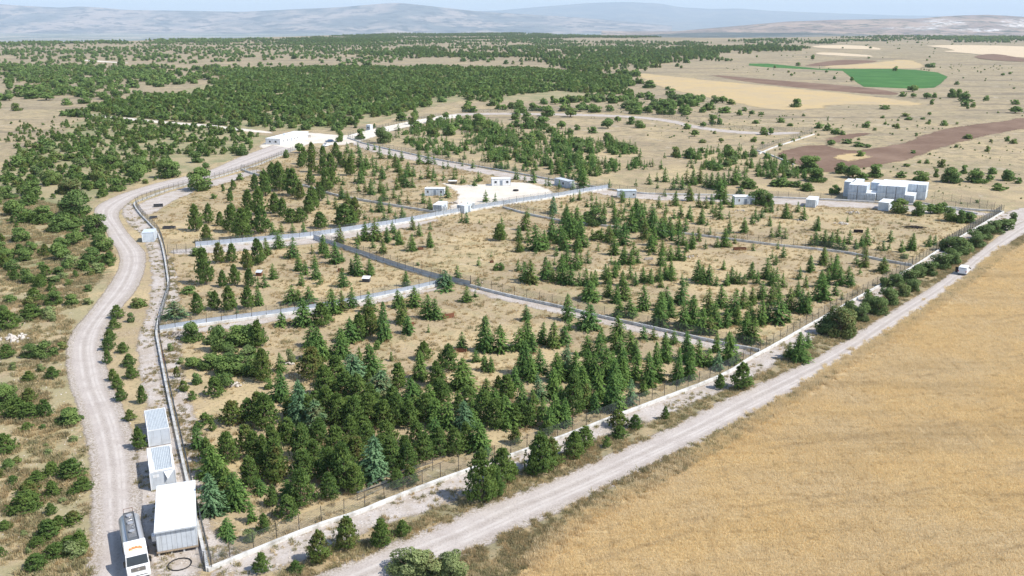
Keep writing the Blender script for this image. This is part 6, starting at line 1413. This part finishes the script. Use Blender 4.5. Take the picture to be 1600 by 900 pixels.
pts.append(area_pts([(330, 880), (260, 560), (262, 420), (230, 320), (470, 232), (560, 225), (950, 298), (1560, 335), (1190, 545), (800, 710)], 5200, 31))
pts.append(area_pts([(0, 890), (0, 460), (130, 450), (100, 540), (100, 600), (130, 680), (145, 890)], 1500, 32))
P = np.concatenate(pts); r = np.random.default_rng(40); n = len(P)
S = (.07+.24*r.random(n)**3.0)[:, None]*r.uniform(.75, 1.25, (n, 3)); rot = r.uniform(0, 6.28, (n, 3))*np.array([.15, .15, 1])
stuff('loose_stones', 'loose pale limestone rubble strewn along roads, walls and tracks', 'stones', np.column_stack([P, terrain(P[:, 0], P[:, 1])+.02]), S, rot, r.integers(0, 6, n), ROCKS)
# tufts
def tuft_mesh(seed, nb, h, spread, wd, mat, name, flop=.5):
    r = np.random.default_rng(seed); C = r.normal(0, spread, (nb, 2)); L = h*(.6+.6*r.random(nb)); a = r.uniform(0, 6.28, nb); lean = np.abs(r.normal(0, flop, nb))
    d = np.stack([np.cos(a)*np.sin(lean), np.sin(a)*np.sin(lean), np.cos(lean)], 1); s = np.stack([-np.sin(a), np.cos(a), np.zeros(nb)], 1)
    b = np.column_stack([C, np.zeros(nb)]); w_ = wd*(.7+.6*r.random(nb))[:, None]; tip = b + d*L[:, None]
    me = quads_mesh(name, np.stack([b-s*w_, b+s*w_, tip+s*w_*.35, tip-s*w_*.35], 1), [mat]); attr(me, 'tone', r.random(nb)); return me
def grass_mat(name, a, b, c_, dark):
    t = NT(name); tone = t.attr('tone'); P = t.pos()
    c = t.mix(tone, a, b); c = t.mix(t.ramp(t.noise(P, .05, 4, .65), .40, .62, 0, .8), c, c_)
    c = t.mix(t.ramp(t.noise(P, .6, 3, .7), .52, .68, 0, .7), c, dark)
    c = t.mix(t.ramp(t.noise(t.pos((.02, .16, 1), rot=.25), 1, 4, .7), .52, .62, 0, .5), c, dark)
    if name == 'ripe_wheat': c = tram(t, P, c, (.48, .36, .21))
    t.color(c); tr = t.n('ShaderNodeBsdfTranslucent'); t.t.links.new(c, tr.inputs[0]); mx = t.n('ShaderNodeMixShader'); mx.inputs[0].default_value = .5
    t.t.links.new(t.b.outputs[0], mx.inputs[1]); t.t.links.new(tr.outputs[0], mx.inputs[2]); t.t.links.new(mx.outputs[0], t.out.inputs[0]); return t.m
M_wheat = grass_mat('ripe_wheat', (.74, .58, .32), (.88, .73, .45), (.80, .67, .44), (.60, .47, .27))
M_dry = grass_mat('dry_grass', (.58, .46, .26), (.72, .60, .37), (.52, .39, .21), (.34, .29, .17))
M_weed = grass_mat('green_weeds', (.29, .27, .13), (.42, .37, .20), (.34, .29, .16), (.20, .20, .10))
r = np.random.default_rng(50)
# wheat: square pieces of standing crop laid edge to edge over the field
WH = to_world(WHEAT); vis = to_world([(700, 960), (830, 870), (1000, 750), (1200, 620), (1450, 470), (1610, 345), (1760, 330), (1760, 960)])
wheats = [tuft_mesh(60+k, 1050, .32, 0, .024, M_wheat, 'wheat_piece', .62) for k in range(4)]
for k, me in enumerate(wheats):        # spread the stalks evenly over 3 x 3 m
    rr = np.random.default_rng(k); co = np.empty(len(me.vertices)*3, np.float32); me.vertices.foreach_get('co', co); co = co.reshape(-1, 4, 3)
    off = rr.uniform(-1.6, 1.6, (len(co), 1, 2)); cl = fbm(off[:, 0, 0]*1.3+k*9, off[:, 0, 1]*1.3, k, 2); co[:, :, :2] += off; co[:, :, 2] *= (.65+.7*cl)[:, None]; me.vertices.foreach_set('co', co.ravel())
x0, y0 = WH.min(0); x0 = max(x0, -10); y0 = max(y0, 44); gx, gy = np.meshgrid(np.arange(x0, 190, 3.0), np.arange(y0, 310, 3.0)); X = gx.ravel()+r.uniform(-.3, .3, gx.size); Y = gy.ravel()+r.uniform(-.3, .3, gx.size)
k = pip(X, Y, WH) & (seg_dist(X, Y, WH) > 1.5); pxx, pyy = PX(X, Y); k &= (pxx > 650) & (pxx < 1720) & (pyy < 980); X = X[k]; Y = Y[k]; n = len(X)
rot = np.zeros((n, 3)); rot[:, 2] = r.integers(0, 4, n)*math.pi/2; S = np.ones((n, 3)); S[:, 2] = .75+.5*fbm(X/9, Y/9, 4, 3)
stuff('wheat', 'ripe golden wheat standing over the lower right field', 'wheat', np.column_stack([X, Y, terrain(X, Y)]), S, rot, r.integers(0, 4, n), wheats)
# dry tufts
tf = [tuft_mesh(70+k, 26, .42, .14, .022, M_dry, 'dry_tuft', .55) for k in range(4)]+[tuft_mesh(80+k, 34, .45, .20, .035, M_weed, 'weed_tuft', .7) for k in range(4)]
def tufts(name, label, P, green, smin, smax, seed):
    r = np.random.default_rng(seed); n = len(P); g = (r.random(n) < green).astype(int); s = smin+(smax-smin)*r.random(n)**1.6; rot = np.zeros((n, 3)); rot[:, 2] = r.uniform(0, 6.28, n)
    S = np.stack([s*1.3, s*1.3, s*r.uniform(.6, 1.0, n)], 1)
    stuff(name, label, 'grass', np.column_stack([P, terrain(P[:, 0], P[:, 1])]), S, rot, g*4+r.integers(0, 4, n), tf)
def avoid(P, names=('gravel_road', 'wheat_field', 'gravel_yard'), m=.4):
    ok = np.ones(len(P), bool)
    for nm in names:
        for q in SHEETS[nm]: ok &= ~(pip(P[:, 0], P[:, 1], q) & (seg_dist(P[:, 0], P[:, 1], q) > m))
    return P[ok]
def clump(P, sc_, thr, seed): c = fbm(P[:, 0]/sc_, P[:, 1]/sc_, seed, 3); return P[c > thr]
A = area_pts([(330, 885), (255, 560), (262, 400), (230, 320), (470, 235), (560, 222), (950, 296), (1560, 333), (1190, 545), (800, 712)], 30000, 91)
A = clump(avoid(A, ('gravel_road', 'wheat_field', 'gravel_yard', 'gravel_path', 'rocky_strip')), 3.5, .44, 5)
tufts('dry_grass', 'dry straw coloured grass tufts inside the compound', A, .10, .7, 1.7, 1)
A = clump(avoid(area_pts([(0, 960), (0, 300), (135, 330), (180, 400), (130, 470), (100, 540), (100, 600), (130, 680), (150, 960)], 14000, 92)), 3, .42, 6)
tufts('meadow_grass', 'dry meadow grass and weeds left of the gravel road', A, .30, .7, 1.9, 2)
A = []
for q in SHEETS['verge']: A.append(area_pts(None, 8000, 93+len(A), world=q))
A = clump(avoid(np.concatenate(A), ('gravel_road',), .1), 2.0, .40, 7)
tufts('verge_grass', 'straw and green weeds growing along both verges of the diagonal road', A, .35, .6, 1.3, 3)
A = np.concatenate([area_pts(None, 1800, 97+k, world=q) for k, q in enumerate(SHEETS['rocky_track'][:1]+SHEETS['rocky_strip'][:1]+SHEETS['gravel_path'][:1])]); A = clump(A, 2.5, .52, 8)
tufts('track_weeds', 'sparse weeds pushing through the stony tracks', A, .5, .5, 1.1, 4)
# lodged stalks along the wheat's edge
A = edge_pts([(830, 885), (880, 832), (930, 800), (975, 778), (1050, 734), (1150, 678), (1250, 615), (1325, 565), (1405, 516), (1503, 448), (1575, 386)], 16, .8, 98)
lod = [tuft_mesh(75+k, 60, .55, .25, .03, M_wheat, 'lodged_wheat', .9) for k in range(3)]; n = len(A); rot = np.zeros((n, 3)); rot[:, 2] = r.uniform(0, 6.28, n); s = r.uniform(.6, 1.2, n)
stuff('wheat_edge', 'bent and lodged wheat stalks along the edge of the field', 'wheat', np.column_stack([A, terrain(A[:, 0], A[:, 1])]), np.stack([s, s, s], 1), rot, r.integers(0, 3, n), lod)

# ---------------------------------------------------------------- the air
m = MB(); m.box(-62000, 62000, -61000, 61000, -148.0, 1250)
hz = m.build('haze', [], label='thin summer haze over the plateau and the valley', kind='stuff')
hm = bpy.data.materials.new('haze'); hm.use_nodes = True; ht = hm.node_tree; ht.nodes.remove(ht.nodes['Principled BSDF'])
pv = ht.nodes.new('ShaderNodeVolumePrincipled'); pv.inputs['Color'].default_value = (.71, .85, 1.0, 1); pv.inputs['Density'].default_value = 4.3e-5; pv.inputs['Anisotropy'].default_value = 0.0
ht.links.new(pv.outputs[0], ht.nodes['Material Output'].inputs['Volume']); hz.data.materials.append(hm)
